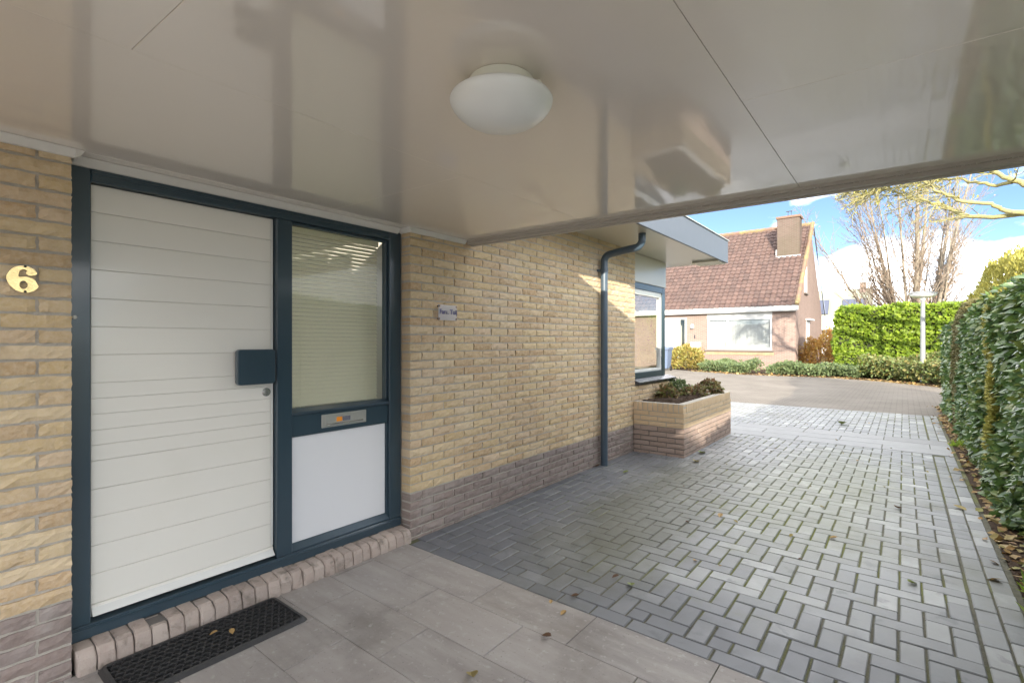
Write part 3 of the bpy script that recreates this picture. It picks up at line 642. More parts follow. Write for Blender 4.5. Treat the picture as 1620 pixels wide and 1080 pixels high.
# ---- ceiling lamp
LC = (1.755, 1.178)
lamp = thing('ceiling_lamp', (LC[0], LC[1], 2.085), 'round white opal glass lamp on the carport ceiling', 'lamp')
MB().lathe([(.100,.0),(.100,.054),(.096,.057)], (LC[0],LC[1],2.143), 40).build('lamp_base', m_lampbase, lamp, True, angle=40)
prof = [(.0,-.088),(.03,-.0865),(.06,-.081),(.088,-.071),(.110,-.058),(.128,-.042),(.139,-.027),(.1455,-.013),(.1465,-.005),(.143,.0015),(.132,.003),(.112,.0035)]
MB().lathe([(r*1.08, z*.98) for r, z in prof], (LC[0],LC[1],2.142), 64).build('lamp_shade', m_opal, lamp, True, angle=60)
for a in (62, 128, 248): 
    x, y = LC[0]+.135*math.cos(math.radians(a-60)), LC[1]+.135*math.sin(math.radians(a-60))
    MB().lathe([(.0095,0),(.0105,.003),(.0105,.011),(.007,.015)], (x, y, 2.1455), 14).build('retaining_knob', m_lampbase, lamp, True, angle=40)

# ================================================================== number, name plate, mat
def curve_mesh(name, splines, ext, bev, conv, mat, loc, parent=None):
    cu = bpy.data.curves.new(name, 'CURVE'); cu.dimensions = '2D'; cu.fill_mode = 'BOTH'; cu.extrude = ext; cu.bevel_depth = bev; cu.bevel_resolution = 2; cu.resolution_u = 8
    for pts in splines:
        sp = cu.splines.new('BEZIER'); sp.bezier_points.add(len(pts)-1); sp.use_cyclic_u = True
        for p, q in zip(sp.bezier_points, pts):
            p.co = (q[0], q[1], 0); p.handle_left_type = p.handle_right_type = 'AUTO'
    return conv_curve(name, cu, conv, mat, loc, parent)
def conv_curve(name, cu, conv, mat, loc, parent=None):
    o = bpy.data.objects.new(name+'_tmp', cu); COL.objects.link(o); dg = bpy.context.evaluated_depsgraph_get(); dg.update()
    me = bpy.data.meshes.new_from_object(o.evaluated_get(dg)); bpy.data.objects.remove(o, do_unlink=True)
    for v in me.vertices: v.co = conv(v.co)
    me.materials.clear(); me.materials.append(mat); me.name = name
    return link(name, me, loc, parent)
# pixel outline of the figure, x right, y down, unit = height
six = [(.60,.02),(.80,.06),(1.00,.20),(1.03,.27),(.93,.34),(.78,.36),(.68,.31),(.67,.25),(.69,.20),(.62,.15),(.53,.155),(.45,.23),(.42,.34),(.42,.42),(.46,.435),(.60,.415),(.78,.43),(.95,.52),(1.04,.66),(1.07,.75),(.98,.87),(.80,.965),(.60,.99),(.40,.95),(.20,.82),(.06,.62),(.03,.45),(.10,.28),(.28,.10)]
hole6 = [(.58,.565),(.69,.63),(.72,.72),(.67,.82),(.58,.865),(.48,.82),(.445,.72),(.48,.62)]
HN = .108
def c6(co): return Vector((co[2], (co[0])*HN, co[1]*HN))
def s6(pts): return [((x-.55)*.80, .5-y) for x, y in pts]
num = thing('house_number', (.002, .3375, 1.645), 'polished brass number 6 screwed to the yellow brick wall', 'house number')
cu_ = curve_mesh('figure', [s6(six), s6(hole6)], .002, .0022, lambda co: Vector((co[2], co[0]*HN, co[1]*HN)), m_brass, (.0105, .3375, 1.645), num)
for y, z in ((.345, 1.6945), (.345, 1.596)):
    b = MB(); b.lathe([(.0045,0),(.0045,.0012),(0,.0014)], (0,0,0), 12); b.v = [(.0146+q, y+x, z+w) for x, w, q in b.v]; b.build('screw', m_hole, num)
plate = thing('name_plate', (.004, 2.64, 1.585), 'small clear acrylic name plate with blue lettering on the brick wall', 'name plate')
YN = 2.645; ZN = 1.617
MB().cbox(.016,.020,YN-.098,YN+.098,ZN-.058,ZN+.058,.001).build('plate', m_acryl, plate)
tcu = bpy.data.curves.new('lettering', 'FONT'); tcu.body = 'Fam. Tuij'; tcu.size = .050; tcu.align_x = 'CENTER'; tcu.extrude = .0005; tcu.offset = .0013
conv_curve('lettering', tcu, lambda co: Vector((co[2], co[0], co[1])), m_ink, (.021, YN+.006, ZN-.010), plate)
for sy in (-1, 1):
    for sz in (-1, 1): MB().tube([(.002,YN+sy*.088,ZN+sz*.046),(.0235,YN+sy*.088,ZN+sz*.046)], .0055, 8).build('screw', m_rust, plate)
# rubber mat
mat_t = thing('door_mat', (.2, .96, 0), 'black perforated rubber door mat on the patio tiles before the front door', 'door mat')
X0, X1, Y0, Y1 = .036, .372, .565, 1.322
MB().cbox(X0,X1,Y0,Y1,.001,.0035,.001).build('mat_base', m_rubber, mat_t)
def mat_rim():
    b = MB()
    def ring(inset, z, r):
        pts = []
        for cx, cy, a0 in ((X1-inset-r,Y1-inset-r,0),(X0+inset+r,Y1-inset-r,90),(X0+inset+r,Y0+inset+r,180),(X1-inset-r,Y0+inset+r,270)):
            for k in range(6): a = math.radians(a0+k*18); pts.append((cx+r*math.cos(a), cy+r*math.sin(a), z))
        return pts
    R4 = [ring(-.006,.002,.03), ring(.008,.0175,.022), ring(.020,.0185,.014), ring(.0205,.0036,.014)]; n = len(R4[0])
    b.add(sum(R4, []), [(k*n+i,k*n+(i+1)%n,(k+1)*n+(i+1)%n,(k+1)*n+i) for k in range(3) for i in range(n)]); return b
mat_rim().build('mat_rim', m_rubber, mat_t)
b = MB(); nx_, ny_ = 9, 21; dx = (X1-X0-.038)/nx_; dy = (Y1-Y0-.038)/ny_
for i in range(nx_):
    for j in range(ny_):
        cx = X0+.019+(i+.5)*dx; cy = Y0+.019+(j+.5)*dy + (dy*.25 if i % 2 else -dy*.25); V = []; hr = min(dx, dy)*.41; n = 8
        for zt, kind in ((.0175, 0), (.0160, 1), (.0036, 1)):
            for k in range(n):
                a = PI/8+2*PI*k/n
                if kind == 0:
                    ca, sa = math.cos(a), math.sin(a); m_ = max(abs(ca), abs(sa)); V.append((cx+ca/m_*dx/2, cy+sa/m_*dy/2, zt))
                else: V.append((cx+hr*math.cos(a), cy+hr*1.12*math.sin(a), zt))
        b.add(V, [(r*n+k, r*n+(k+1)%n, (r+1)*n+(k+1)%n, (r+1)*n+k) for r in range(2) for k in range(n)])
b.build('mat_lattice', m_rubber, mat_t, kind='stuff')
# ================================================================== brick planter
PXW, PY0, PY1, PZ = .655, 5.955, 8.02, .645
planter = thing('planter', (.33, 7.0, -.06), 'low brick planter, yellow above grey, against the house under the corner window', 'planter')
def pcore(z0, z1): return MB().box(.01, PXW-.008, PY0+.008, PY0+.095, z0, z1).box(PXW-.095, PXW-.008, PY0+.095, PY1-.095, z0, z1).box(.01, PXW-.008, PY1-.095, PY1-.008, z0, z1)
core = pcore(-.06, .342).build('planter_base', m_mortar_dk, planter)
core2 = pcore(.3425, PZ-.008).build('planter_rim', m_mortar, planter)
m_pyel = M('smooth_yellow_brick', [(.63,.48,.31),(.68,.52,.345),(.65,.49,.31),(.70,.55,.37)], .85, 40, .45, (.58,.43,.27), 90, .5, .003, spec=.2, stain=[(6,.58,.75,(.45,.30,.18),.5)])
m_pgry = M('brown_grey_brick', [(.32,.235,.19),(.38,.29,.24),(.35,.255,.21),(.41,.32,.27)], .85, 40, .5, (.43,.35,.30), 90, .5, .003, spec=.2)
QY = [brick_mesh(.2095,.0505,.09,m_pyel,200+i,.0015,4,2,.0015) for i in range(5)]; QYh = [brick_mesh(.0995,.0505,.09,m_pyel,210+i,.0015,3,2,.0015) for i in range(4)]
QG = [brick_mesh(.2095,.0505,.09,m_pgry,220+i,.0015,4,2,.0015) for i in range(5)]; QGh = [brick_mesh(.0995,.0505,.09,m_pgry,230+i,.0015,3,2,.0015) for i in range(4)]
pit, pig = [], []
for k in range(9):
    z = .345 - 5.5*CP + k*CP if k < 6 else .345 + (k-6)*CP + CP/2
    if k < 6: z = .345 - (6-k)*CP + CP/2
    out, fu, ha = (pig, QG, QGh) if k < 6 else (pit, QY, QYh)
    brick_row(out, .004, PXW, z, k % 2 == 0, fu, ha, True, rot=-PI/2, conv=lambda c, zz_: (c, PY0, zz_))
    brick_row(out, PY0+.002, PY1, z, k % 2 == 1, fu, ha, x=PXW)
    brick_row(out, .004, PXW, z, k % 2 == 0, fu, ha, True, rot=PI/2, conv=lambda c, zz_: (c, PY1, zz_))
RB = [brick_mesh(.0535,.098,.10,m_pyel,240+i,.0015,2,3,.0015) for i in range(6)]
zr = .345+3*CP+.052
for k in range(10): pit.append((random.choice(RB), (.034+k*.0652, PY0, zr), -PI/2, (1,1,1)))
for k in range(31): pit.append((random.choice(RB), (PXW, PY0+.128+k*.0620, zr), 0, (1,1,1)))
for k in range(10): pit.append((random.choice(RB), (.034+k*.0648, PY1, zr), PI/2, (1,1,1)))
pieces('brick', pit, m_pyel, core2, 300, 'far_bricks'); pieces('grey_brick', pig, m_pgry, core, 300, 'far_grey_bricks')
b = MB(); nx, ny = 22, 60; v = []
for j in range(ny+1):
    for i in range(nx+1):
        x = .004+(PXW-.10)*i/nx; y = PY0+.09+(PY1-PY0-.18)*j/ny
        e = min(i, nx-i, 4)/4; h = .60 + .045*e + .03*mnoise.noise((x*5,y*5,3)) + .035*mnoise.noise((x*14,y*14,5)) + .02*mnoise.noise((x*34,y*34,9))
        v.append((x, y, h - .01))
b.add(v, [(j*(nx+1)+i, j*(nx+1)+i+1, (j+1)*(nx+1)+i+1, (j+1)*(nx+1)+i) for j in range(ny) for i in range(nx)])
b.build('soil', m_soil, planter, False)
# ================================================================== plants
def unit(a): return a/(np.linalg.norm(a, axis=1, keepdims=True)+1e-9)
def ball(n): return unit(RNG.normal(size=(n, 3)))
def shrub(name, loc, rad, h, label, cat, mat, n, leaf, group=None, tmpl=LEAF2, stems=9, up=.5, stemmat=None, lump=.35):
    t = thing(name, loc, label, cat, group); c = np.array(loc)
    sb_ = MB(); tips = []
    for k in range(stems):
        a = 2*PI*k/stems + random.uniform(-.3,.3); rr = random.uniform(.35, .95)
        tip = Vector((rad[0]*rr*math.cos(a), rad[1]*rr*math.sin(a), h*random.uniform(.55,.98)*(1-.35*rr*rr))); tips.append(tip)
        mid = tip*.5 + Vector((0,0,h*.06)); sb_.tube([Vector(loc)+Vector((tip.x*.1,tip.y*.1,-.03)), Vector(loc)+mid, Vector(loc)+tip], [.010*h**.5+.002, .006*h**.5+.001, .002], 5)
    sb_.build('stem', stemmat or m_twig, t)
    d = ball(n); d[:,2] = np.abs(d[:,2])*.9 + .02
    r = (.55+.45*RNG.random(n))**.6
    lum = np.array([1+lump*mnoise.noise((q[0]*2.2+loc[0]*3, q[1]*2.2+loc[1], q[2]*2.2)) for q in d])
    P = c + d*np.array([rad[0], rad[1], h])*(r*lum)[:,None]
    D = unit(d + RNG.normal(size=(n,3))*.7 + np.array([0,0,up])); N = unit(d*.4+RNG.normal(size=(n,3))*.5+np.array([0,0,1.]))
    V, F, R_ = scatter(tmpl, P, D, N, leaf*(.6+.7*RNG.random(n)))
    np_mesh('foliage', V, F, R_, mat, t, kind='stuff'); return t
G_ = 'shrubs in the planter'
shrub('low_shrub', (.17,6.70,.62), (.14,.20), .19, 'leafy bronze shrub in the planter, closest to the window sill', 'shrub', m_pshrub, 420, .05, G_)
shrub('low_shrub', (.38,7.18,.62), (.17,.22), .17, 'dark twiggy bronze shrub in the middle of the planter', 'shrub', m_pshrub, 340, .05, G_, stems=22)
shrub('low_shrub', (.43,7.68,.62), (.17,.24), .20, 'green and red shrub at the far end of the planter', 'shrub', m_pshrub, 700, .06, G_)
shrub('low_shrub', (.10,7.32,.62), (.12,.2), .22, 'green leafy shrub in the planter behind the window sill', 'shrub', m_cover, 420, .05, G_)

def hedge_leaves(P, Nrm, size, tmpl, up=.35, spread=.55, droop=.0):
    n = len(P); tang = unit(np.cross(Nrm, np.array([0,0,1.])) + 1e-6); s = RNG.normal(size=(n,1))
    D = unit(Nrm*.75 + tang*s*.6 + np.array([0,0,1.])*(RNG.normal(size=(n,1))*.5 - droop)); N = unit(Nrm*.8 + np.array([0,0,1.])*up*2 + RNG.normal(size=(n,3))*spread)
    return scatter(tmpl, P, D, N, size)
def hedge_surface(n, x0, x1, y0, y1, z1, faces, wob=.06):
    """points on the chosen faces of a clipped box with rounded shoulders"""
    Ps = []; Ns = []; areas = {'-x': (y1-y0)*z1, '+x': (y1-y0)*z1, '-y': (x1-x0)*z1, '+y': (x1-x0)*z1, 'top': (x1-x0)*(y1-y0)}
    tot = sum(areas[f] for f in faces)
    for f in faces:
        k = int(n*areas[f]/tot); a = RNG.random(k); c = RNG.random(k)
        if f in ('-x','+x'): P = np.stack([np.full(k, x0 if f == '-x' else x1), y0+(y1-y0)*a, z1*c], 1); N = np.tile([-1. if f == '-x' else 1., 0, .1], (k, 1))
        elif f in ('-y','+y'): P = np.stack([x0+(x1-x0)*a, np.full(k, y0 if f == '-y' else y1), z1*c], 1); N = np.tile([0, -1. if f == '-y' else 1., .1], (k, 1))
        else: P = np.stack([x0+(x1-x0)*a, y0+(y1-y0)*c, np.full(k, z1)], 1); N = np.tile([0, 0, 1.], (k, 1))
        Ps.append(P); Ns.append(N)
    P = np.concatenate(Ps); N = np.concatenate(Ns); cx, cy = (x0+x1)/2, (y0+y1)/2
    sh = np.clip((P[:,2]-z1+.3)/.3, 0, 1)**2*.12                                  # rounded shoulders
    P[:,0] -= np.sign(P[:,0]-cx)*sh*(np.abs(P[:,0]-cx) > (x1-x0)*.3); P[:,1] -= np.sign(P[:,1]-cy)*sh*(np.abs(P[:,1]-cy) > (y1-y0)*.45)
    w = np.array([mnoise.noise((p[0]*1.3, p[1]*1.3, p[2]*1.3))*1.0 + .6*mnoise.noise((p[0]*3.5, p[1]*3.5, p[2]*3.5)) for p in P])
    P += N*(w*wob - .05*RNG.random(len(P))**1.5)[:,None]; return P, unit(N)
def hedge(name, label, x0, x1, y0, y1, z1, mat, n, size, faces, tmpl, objs=0, zb=-.03, wob=.06, droop=0., group=None):
    t = thing(name, ((x0+x1)/2, (y0+y1)/2, zb), label, 'hedge', group)
    ins = .10
    MB().box(x0+ins, x1-ins, y0+ins*.5, y1-ins*.5, zb, z1-ins).build('shade_core', m_core, t)  # solid dark core blocks light and stands in for shade between leaves
    P, N = hedge_surface(n, x0, x1, y0, y1, z1, faces, wob)
    P[:,2] = np.maximum(P[:,2], zb+.03); sz = size*(.5+.85*RNG.random(len(P)))
    if objs:
        order = np.argsort([cdist(p) if in_view(p, .98) else 1e6 for p in P]); sel = order[:objs]
        T, F0 = tmpl; me = bpy.data.meshes.new('leaf'); me.from_pydata(T.tolist(), [], F0.tolist()); me.materials.append(mat)
        me.polygons.foreach_set('use_smooth', [True]*len(F0))
        n_ = len(sel); tang = np.array([0,1.,0]); D = unit(N[sel]*.6 + tang*RNG.normal(size=(n_,1))*.6 + np.array([0,0,1.])*(RNG.normal(size=(n_,1))*.5-droop)); NN = unit(N[sel]*.5+np.array([0,0,.7])+RNG.normal(size=(n_,3))*.5)
        Rm = frames(D, NN)
        from mathutils import Matrix
        for i in range(n_):
            o = link('leaf', me, Vector(P[sel[i]]), t); o.rotation_euler = Matrix(Rm[i].tolist()).to_euler(); o.scale = (float(sz[sel[i]]),)*3
        keep = np.ones(len(P), bool); keep[sel] = False; P, N, sz = P[keep], N[keep], sz[keep]
    V, F, R_ = hedge_leaves(P, N, sz, tmpl, droop=droop)
    np_mesh('foliage', V, F, R_, mat, t, smooth=True, kind='stuff'); return t
hedge('laurel_hedge', 'tall dark glossy laurel hedge along the right side of the driveway', 3.42, 4.35, 1.7, 9.7, 1.91, m_laurel, 50000, .098, ['-x','top','+y','-y'], LEAF4, 300, wob=.11, droop=.25)
hedge('conifer_hedge', 'narrow brown green conifer hedge between the two laurel hedges at the drive', 3.38, 4.3, 9.72, 11.0, 2.0, m_conbr, 16000, .05, ['-x','-y','+y','top'], SPRIG, wob=.05)
hedge('laurel_hedge', 'short laurel hedge at the street end of the driveway', 3.42, 4.4, 11.05, 14.0, 1.76, m_laurel, 9000, .11, ['-x','-y','top','+y'], LEAF2, wob=.06, droop=.25)
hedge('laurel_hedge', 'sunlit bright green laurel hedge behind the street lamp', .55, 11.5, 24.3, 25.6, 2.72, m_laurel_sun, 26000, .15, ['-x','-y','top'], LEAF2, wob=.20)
hedge('conifer_hedge', 'thin yellow green conifer strip set within the near laurel hedge', 3.375, 4.2, 6.55, 6.78, 1.9, m_conifer, 6000, .05, ['-x','top'], SPRIG, wob=.06)
# golden conifer behind the laurel
def conifer(loc, rad, h, label):
    t = thing('conifer', loc, label, 'conifer'); n = 34000; d = ball(n); d[:,2] = np.abs(d[:,2]); c = np.array(loc)
    lum = np.array([1+.07*mnoise.noise((q[0]*5, q[1]*5, q[2]*5))+.05*mnoise.noise((q[0]*13, q[1]*13, q[2]*13)) for q in d])
    sc = np.array([rad[0], rad[1], h]); pw = np.sign(d)*np.abs(d)**np.array([.75,.75,.8]); P = c + pw*sc*(lum*(.93+.07*RNG.random(n)))[:,None]
    D = unit(d*.7+np.array([0,0,.7])+RNG.normal(size=(n,3))*.35); N = unit(d+RNG.normal(size=(n,3))*.5)
    V, F, R_ = scatter(SPRIG, P, D, N, .075*(.6+.6*RNG.random(n))); np_mesh('foliage', V, F, R_, m_conifer, t, kind='stuff')
    MB().lathe([(rad[0]*.25,0),(rad[0]*.82,h*.1),(rad[0]*.85,h*.5),(rad[0]*.6,h*.78),(.05,h*.9)], loc, 14).build('shade_core', m_core, t)  # near black core as painted shade inside the conifer, no branches modelled
    MB().tube([(loc[0],loc[1],-.06),(loc[0],loc[1],h*.5)], .09, 8).build('trunk', m_bark, t); return t
conifer((4.45, 12.4, -.06), (.86,3.3), 3.05, 'rounded golden conifer rising behind the dark laurel hedge')

# ================================================================== beds and ground cover
bed = sheet('planting_bed', [(.8,22.9),(-2.5,22.8),(-5,23.9),(-8.5,26.0),(-8.5,27.0),(-1.3,27.0),(-1.3,30),(16,30),(16,14),(5.5,14),(5.2,17),(3.6,20.2),(2.2,21.8)], .02, m_soil)
sheet('hedge_bed', [(3.24,-5),(5.0,-5),(5.0,14.4),(3.6,14.4),(3.24,12.2)], .002, m_soil)
def cover(name, poly_fn, n, zfun, size, mat, label):
    P = np.array([poly_fn(random.random(), random.random()) for _ in range(n)]); z = np.array([zfun(*p) for p in P])
    P3 = np.stack([P[:,0], P[:,1], .02+z*RNG.random(n)**.5], 1); N = unit(RNG.normal(size=(n,3))*.5+np.array([0,-.3,1.])); D = unit(RNG.normal(size=(n,3))+np.array([0,-.3,.25]))
    V, F, R_ = scatter(LEAF1, P3, D, N, size*(.6+.8*RNG.random(n))); o = np_mesh(name, V, F, R_, mat, None, kind='stuff'); tag(o, label, 'ground cover'); return o
def edge_pt(t):                       # kerb line of the bed, left to right
    pts = [(-8.3,25.9),(-5,23.95),(-2.5,22.9),(.8,23.0),(2.2,21.95),(3.65,20.35),(5.2,17.2)]; s = t*(len(pts)-1); i = min(int(s), len(pts)-2); f = s-i
    return (pts[i][0]*(1-f)+pts[i+1][0]*f, pts[i][1]*(1-f)+pts[i+1][1]*f)
def strip(t0, t1, w):
    def fn(a, b):
        x, y = edge_pt(t0+(t1-t0)*a); return (x+b*w*.35, y+b*w)
    return fn
def hz(h, f=1.4): return lambda x, y: h*(.75+.5*mnoise.noise((x*f, y*f, 2)))
cover('ground_cover', strip(.17,.325,1.3), 7000, hz(.55), .10, m_cover, 'low green ground cover on the left before the pale house, beyond the planter')
cover('ground_cover', strip(.365,.565,1.5), 10000, hz(.52), .10, m_cover, 'long strip of low grey green ground cover before the neighbouring house front')
cover('ground_cover', strip(.565,.99,2.6), 15000, hz(1.0,.9), .11, M('mixed_cover_leaf', [(.10,.16,.045),(.15,.20,.06),(.22,.21,.06),(.12,.17,.05),(.28,.20,.06)], .5, transl=.2), 'loose yellow green ground cover around the foot of the street lamp')
# leaf litter
def litter(n, fn, z, size, label):
    P = np.array([fn() for _ in range(n)]); P3 = np.stack([P[:,0], P[:,1], z+.012*RNG.random(n)], 1); N = unit(RNG.normal(size=(n,3))*.35+np.array([0,0,1.])); D = unit(RNG.normal(size=(n,3))*np.array([1,1,.15]))
    V, F, R_ = scatter(LEAF2, P3, D, N, size*(.6+.8*RNG.random(n))); return tag(np_mesh('leaf_litter', V, F, R_, m_litter, None, kind='stuff'), label, 'fallen leaves')
def lt1():
    y = random.uniform(2.6, 14); return (3.27+abs(random.gauss(0,.07))+(random.random()<.15)*random.uniform(-.15,0), y)
litter(620, lt1, .012, .06, 'brown and yellow leaves fallen along the foot of the laurel hedge')
def lt2():
    x, y = edge_pt(random.uniform(.15, .99)); k = abs(random.gauss(0,.16)); return (x-k*.2, y-k+.12)
litter(2200, lt2, -.002, .11, 'orange leaves blown along the far edge of the street')
# tufts of grass by the hedge foot
for i, (x, y) in enumerate(((3.30,3.52),(3.33,3.88),(3.30,8.9))):
    n = 60; P = np.tile([x, y, 0.0], (n,1)) + RNG.normal(size=(n,3))*np.array([.03,.05,0]); D = unit(RNG.normal(size=(n,3))*np.array([.8,.8,.2])+np.array([-.2,0,.8])); N = unit(RNG.normal(size=(n,3)))
    V, F, R_ = scatter((LEAF2[0]*np.array([1,.25,1]), LEAF2[1]), P, D, N, .11*(.5+.7*RNG.random(n)))
    tag(np_mesh('grass_tuft', V, F, R_, m_laurel_sun), ['bright grass tuft at the hedge foot, closest to the photo edge', 'grass tuft among dry leaves at the hedge foot, second nearest', 'far grass tuft by the hedge at the pale slab strip'][i], 'grass tuft', 'grass tufts at the hedge')
# single fallen leaves
LEAFM = []
for k, cset in enumerate(([(.34,.27,.09)], [(.14,.075,.04)], [(.42,.27,.10)], [(.20,.24,.06)])):
    mt = M('fallen_leaf_%s' % ('olive','brown','tan','green')[k], cset, .6, 60, .5, tuple(c*.6 for c in cset[0]), transl=.1)
    T, F0 = leaf_template(4, .34, .5, .25); me = bpy.data.meshes.new('fallen_leaf'); me.from_pydata(T.tolist(), [], F0.tolist()); me.materials.append(mt); LEAFM.append(me)
def fallen(x, y, k, s, label, z=.003, group=None):
    o = link('fallen_leaf', LEAFM[k], (x, y, z), None, random.uniform(0, 6.28)); o.scale = (s, s, s*random.uniform(.8,1.5)); tag(o, label, 'leaf', group)
GP = Vector((0,0,0))
def gp(px, py, z=0.0):
    a = (px-810)/785.; b_ = (540-py)/785.; th = math.radians(38.302); d = (a*math.cos(th)-math.sin(th), a*math.sin(th)+math.cos(th), b_); t = (z-1.4)/d[2]; return (2.727+d[0]*t, d[1]*t)
for px, py, k, s, lb in ((745,1063,0,.075,'olive yellow leaf on the patio tiles at the front'), (857,1005,1,.055,'dark brown curled leaf lying in a patio tile joint'), (887,973,2,.04,'tan leaf on the patio tile next to the grey pavers'),
        (871,955,2,.03,'small pinkish tan leaf on the patio tile by the pavers'), (903,943,1,.045,'dark brown curled leaf on the grey pavers by the patio edge'), (968,914,1,.045,'brown leaf on the pavers next to a ragged green one'), (998,922,3,.065,'ragged pale green leaf on the dark pavers'),
        (1450,923,3,.06,'green curled leaf standing on a mossy paver joint'), (1312,851,2,.05,'small pale leaf in the middle of the mossy pavers'), (1138,818,2,.06,'pale dry leaf on the pavers left of the drive middle'), (1530,808,0,.10,'olive leaf on the pavers near the hedge'), (1425,804,1,.07,'brown leaf on the pavers in front of the pale slabs'),
        (1105,730,0,.11,'yellow green leaf on the pavers before the planter corner'), (1115,716,3,.13,'green leaf lying against the planter foot'), (985,748,3,.07,'green leaf beside the downpipe foot on pavers'), (1330,670,3,.22,'large green leaf on the paving beyond the pale slabs'), (940,738,1,.06,'brown leaf at the foot of the downpipe'), (638,835,2,.03,'tiny tan leaf on the brick door sill corner')):
    x, y = gp(px, py); fallen(x, y, k, s, lb, .003 if py != 835 else .10)
for i in range(26):
    x, y = random.uniform(.8, 3.0), random.uniform(3.2, 11.5)
    fallen(x, y, random.choice((1,2,2,0)), random.uniform(.02,.04), 'tiny dry leaf scrap scattered on the driveway pavers', .002, 'leaf scraps on the driveway')
for x, y, k, lb in ((.16,.95,2,'tan leaf on the black rubber mat, nearer the brick sill'), (.24,1.02,2,'crumpled yellowish leaf on the black rubber mat, nearer the patio')): fallen(x, y, k, .035, lb, .02)

# ================================================================== street lamp, bin
sl_t = thing('street_lamp', (3.235,22.0,.0), 'grey street lamp post with flat round head before the sunlit hedge', 'street lamp')
m_post = M('galvanised_post', (.26,.27,.265), .5, 9, .4, (.20,.21,.205), metal=.2)
MB().tube([(3.235,22,-.06),(3.235,22,1.2),(3.235,22,2.85)], [.08,.072,.06], 14).build('post', m_post, sl_t, True, angle=50)
MB().lathe([(.07,0),(.09,.06),(.28,.10),(.36,.16),(.37,.20)], (3.235,22,2.82), 28).build('lamp_bowl', m_opal, sl_t, True, angle=50)
MB().lathe([(.38,0),(.385,.03),(.20,.075),(0,.085)], (3.235,22,3.025), 28).build('lamp_hood', m_post, sl_t, True, angle=50)
m_bin = M('blue_grey_bin', (.12,.16,.24), .5, 10, .3, (.16,.20,.28))
bn = thing('wheelie_bin', (-6.45,23.6,.0), 'blue grey wheelie bin standing before the neighbouring door', 'wheelie bin')
bx_, by_ = -6.45, 23.6
b = MB(); 
for (z, h0) in ((.1,.23),(1.0,.29)): b.v += [(bx_-h0,by_-h0,z),(bx_+h0,by_-h0,z),(bx_+h0,by_+h0,z),(bx_-h0,by_+h0,z)]
b.f = [(3,2,1,0),(4,5,6,7)]+[(i,(i+1)%4,4+(i+1)%4,4+i) for i in range(4)]; b.r = [0]*8; b.build('bin_body', m_bin, bn)
MB().prism_x([(by_-.34,1.005),(by_+.34,1.005),(by_+.34,1.10),(by_+.1,1.15),(by_-.34,1.06)], bx_-.32, bx_+.32).build('lid', m_bin, bn)
MB().tube([(bx_-.3,by_+.36,1.0),(bx_+.3,by_+.36,1.0)], .02, 8).build('handle', m_bin, bn)
for sx in (-.26,.26): MB().tube([(bx_+sx-.03,by_+.2,.1),(bx_+sx+.03,by_+.2,.1)], .12, 14).build('wheel', m_rubber, bn)

# ================================================================== neighbouring house
nb = thing('neighbour_house', (-7, 31.5, -.06), 'pinkish brick house with steep red brown tiled roof across the street', 'house')
NX1, NY0, NY1, NYR, NZE, NZR = -1.33, 27.0, 36.6, 31.8, 3.02, 7.85; NX0 = -15
m_nwhite = M('white_paint', (.62,.62,.60), .5, 4, .3, (.52,.52,.50))
m_nsill = M('grey_sill', (.20,.17,.15), .8)
wb = MB()
# front wall with openings: door -7.9..-6.55, window -5.42..-2.36
wb.box(NX0,-7.95,NY0,NY0+.25,-.06,NZE); wb.box(-7.95,-6.52,NY0,NY0+.25,2.72,NZE); wb.box(-6.52,-5.45,NY0,NY0+.25,-.06,NZE); wb.box(-5.45,-2.34,NY0,NY0+.25,-.06,.98); wb.box(-2.34,NX1-.002,NY0,NY0+.25,-.06,NZE)
wb.build('front_wall', m_nbrick, nb)
MB().add([(NX1,NY0-.003,-.06),(NX1,NY1,-.06),(NX1,NY1,NZE),(NX1,NYR,NZR-.1),(NX1,NY0-.003,NZE),(NX1-.25,NY0+.26,-.06),(NX1-.25,NY1,-.06),(NX1-.25,NY1,NZE),(NX1-.25,NYR,NZR-.1),(NX1-.25,NY0+.26,NZE)],
   [(0,1,2,3,4),(9,8,7,6,5),(0,5,6,1),(1,6,7,2),(2,7,8,3),(3,8,9,4),(4,9,5,0)]).build('gable_wall', m_nbrick_g, nb)
MB().box(NX0,NX1-.3,NY1-.25,NY1,-.06,NZE).box(NX0,NX0+.25,NY0+.3,NY1-.3,-.06,NZE).build('rear_wall', m_nbrick, nb)
MB().box(NX0,NX1-.26,NY0+.9,NY0+.95,-.06,NZE).build('room_lining', m_dim, nb)
MB().cbox(NX0,NX1+.12,NY0-.33,NY0-.01,2.90,3.13,.01).build('gutter_board', m_nwhite, nb)
MB().box(NX0,NX1+.06,NY0-.30,NY0,2.86,2.899).build('eave_soffit', m_nwhite, nb)
m_ntile = M('red_brown_roof_tile', [(.088,.052,.044),(.112,.067,.055),(.075,.047,.041),(.13,.08,.066),(.10,.062,.052)], .85, 3, .4, (.13,.092,.076), stain=[(.5,.54,.70,(.07,.05,.045),.6),(14,.66,.72,(.36,.29,.10),.6)])
sl_len = math.hypot(NYR-NY0+.35, NZR-3.1)
V, F, R_ = tiled_slope((NX0,NY0-.35,3.12), (1,0,0), (0,NYR-NY0+.35,NZR-3.1), 54, 22, (NX1+.16-NX0)/54, sl_len/22, .05, 6)
np_mesh('roof', V, F, R_, m_ntile, nb, kind='stuff')
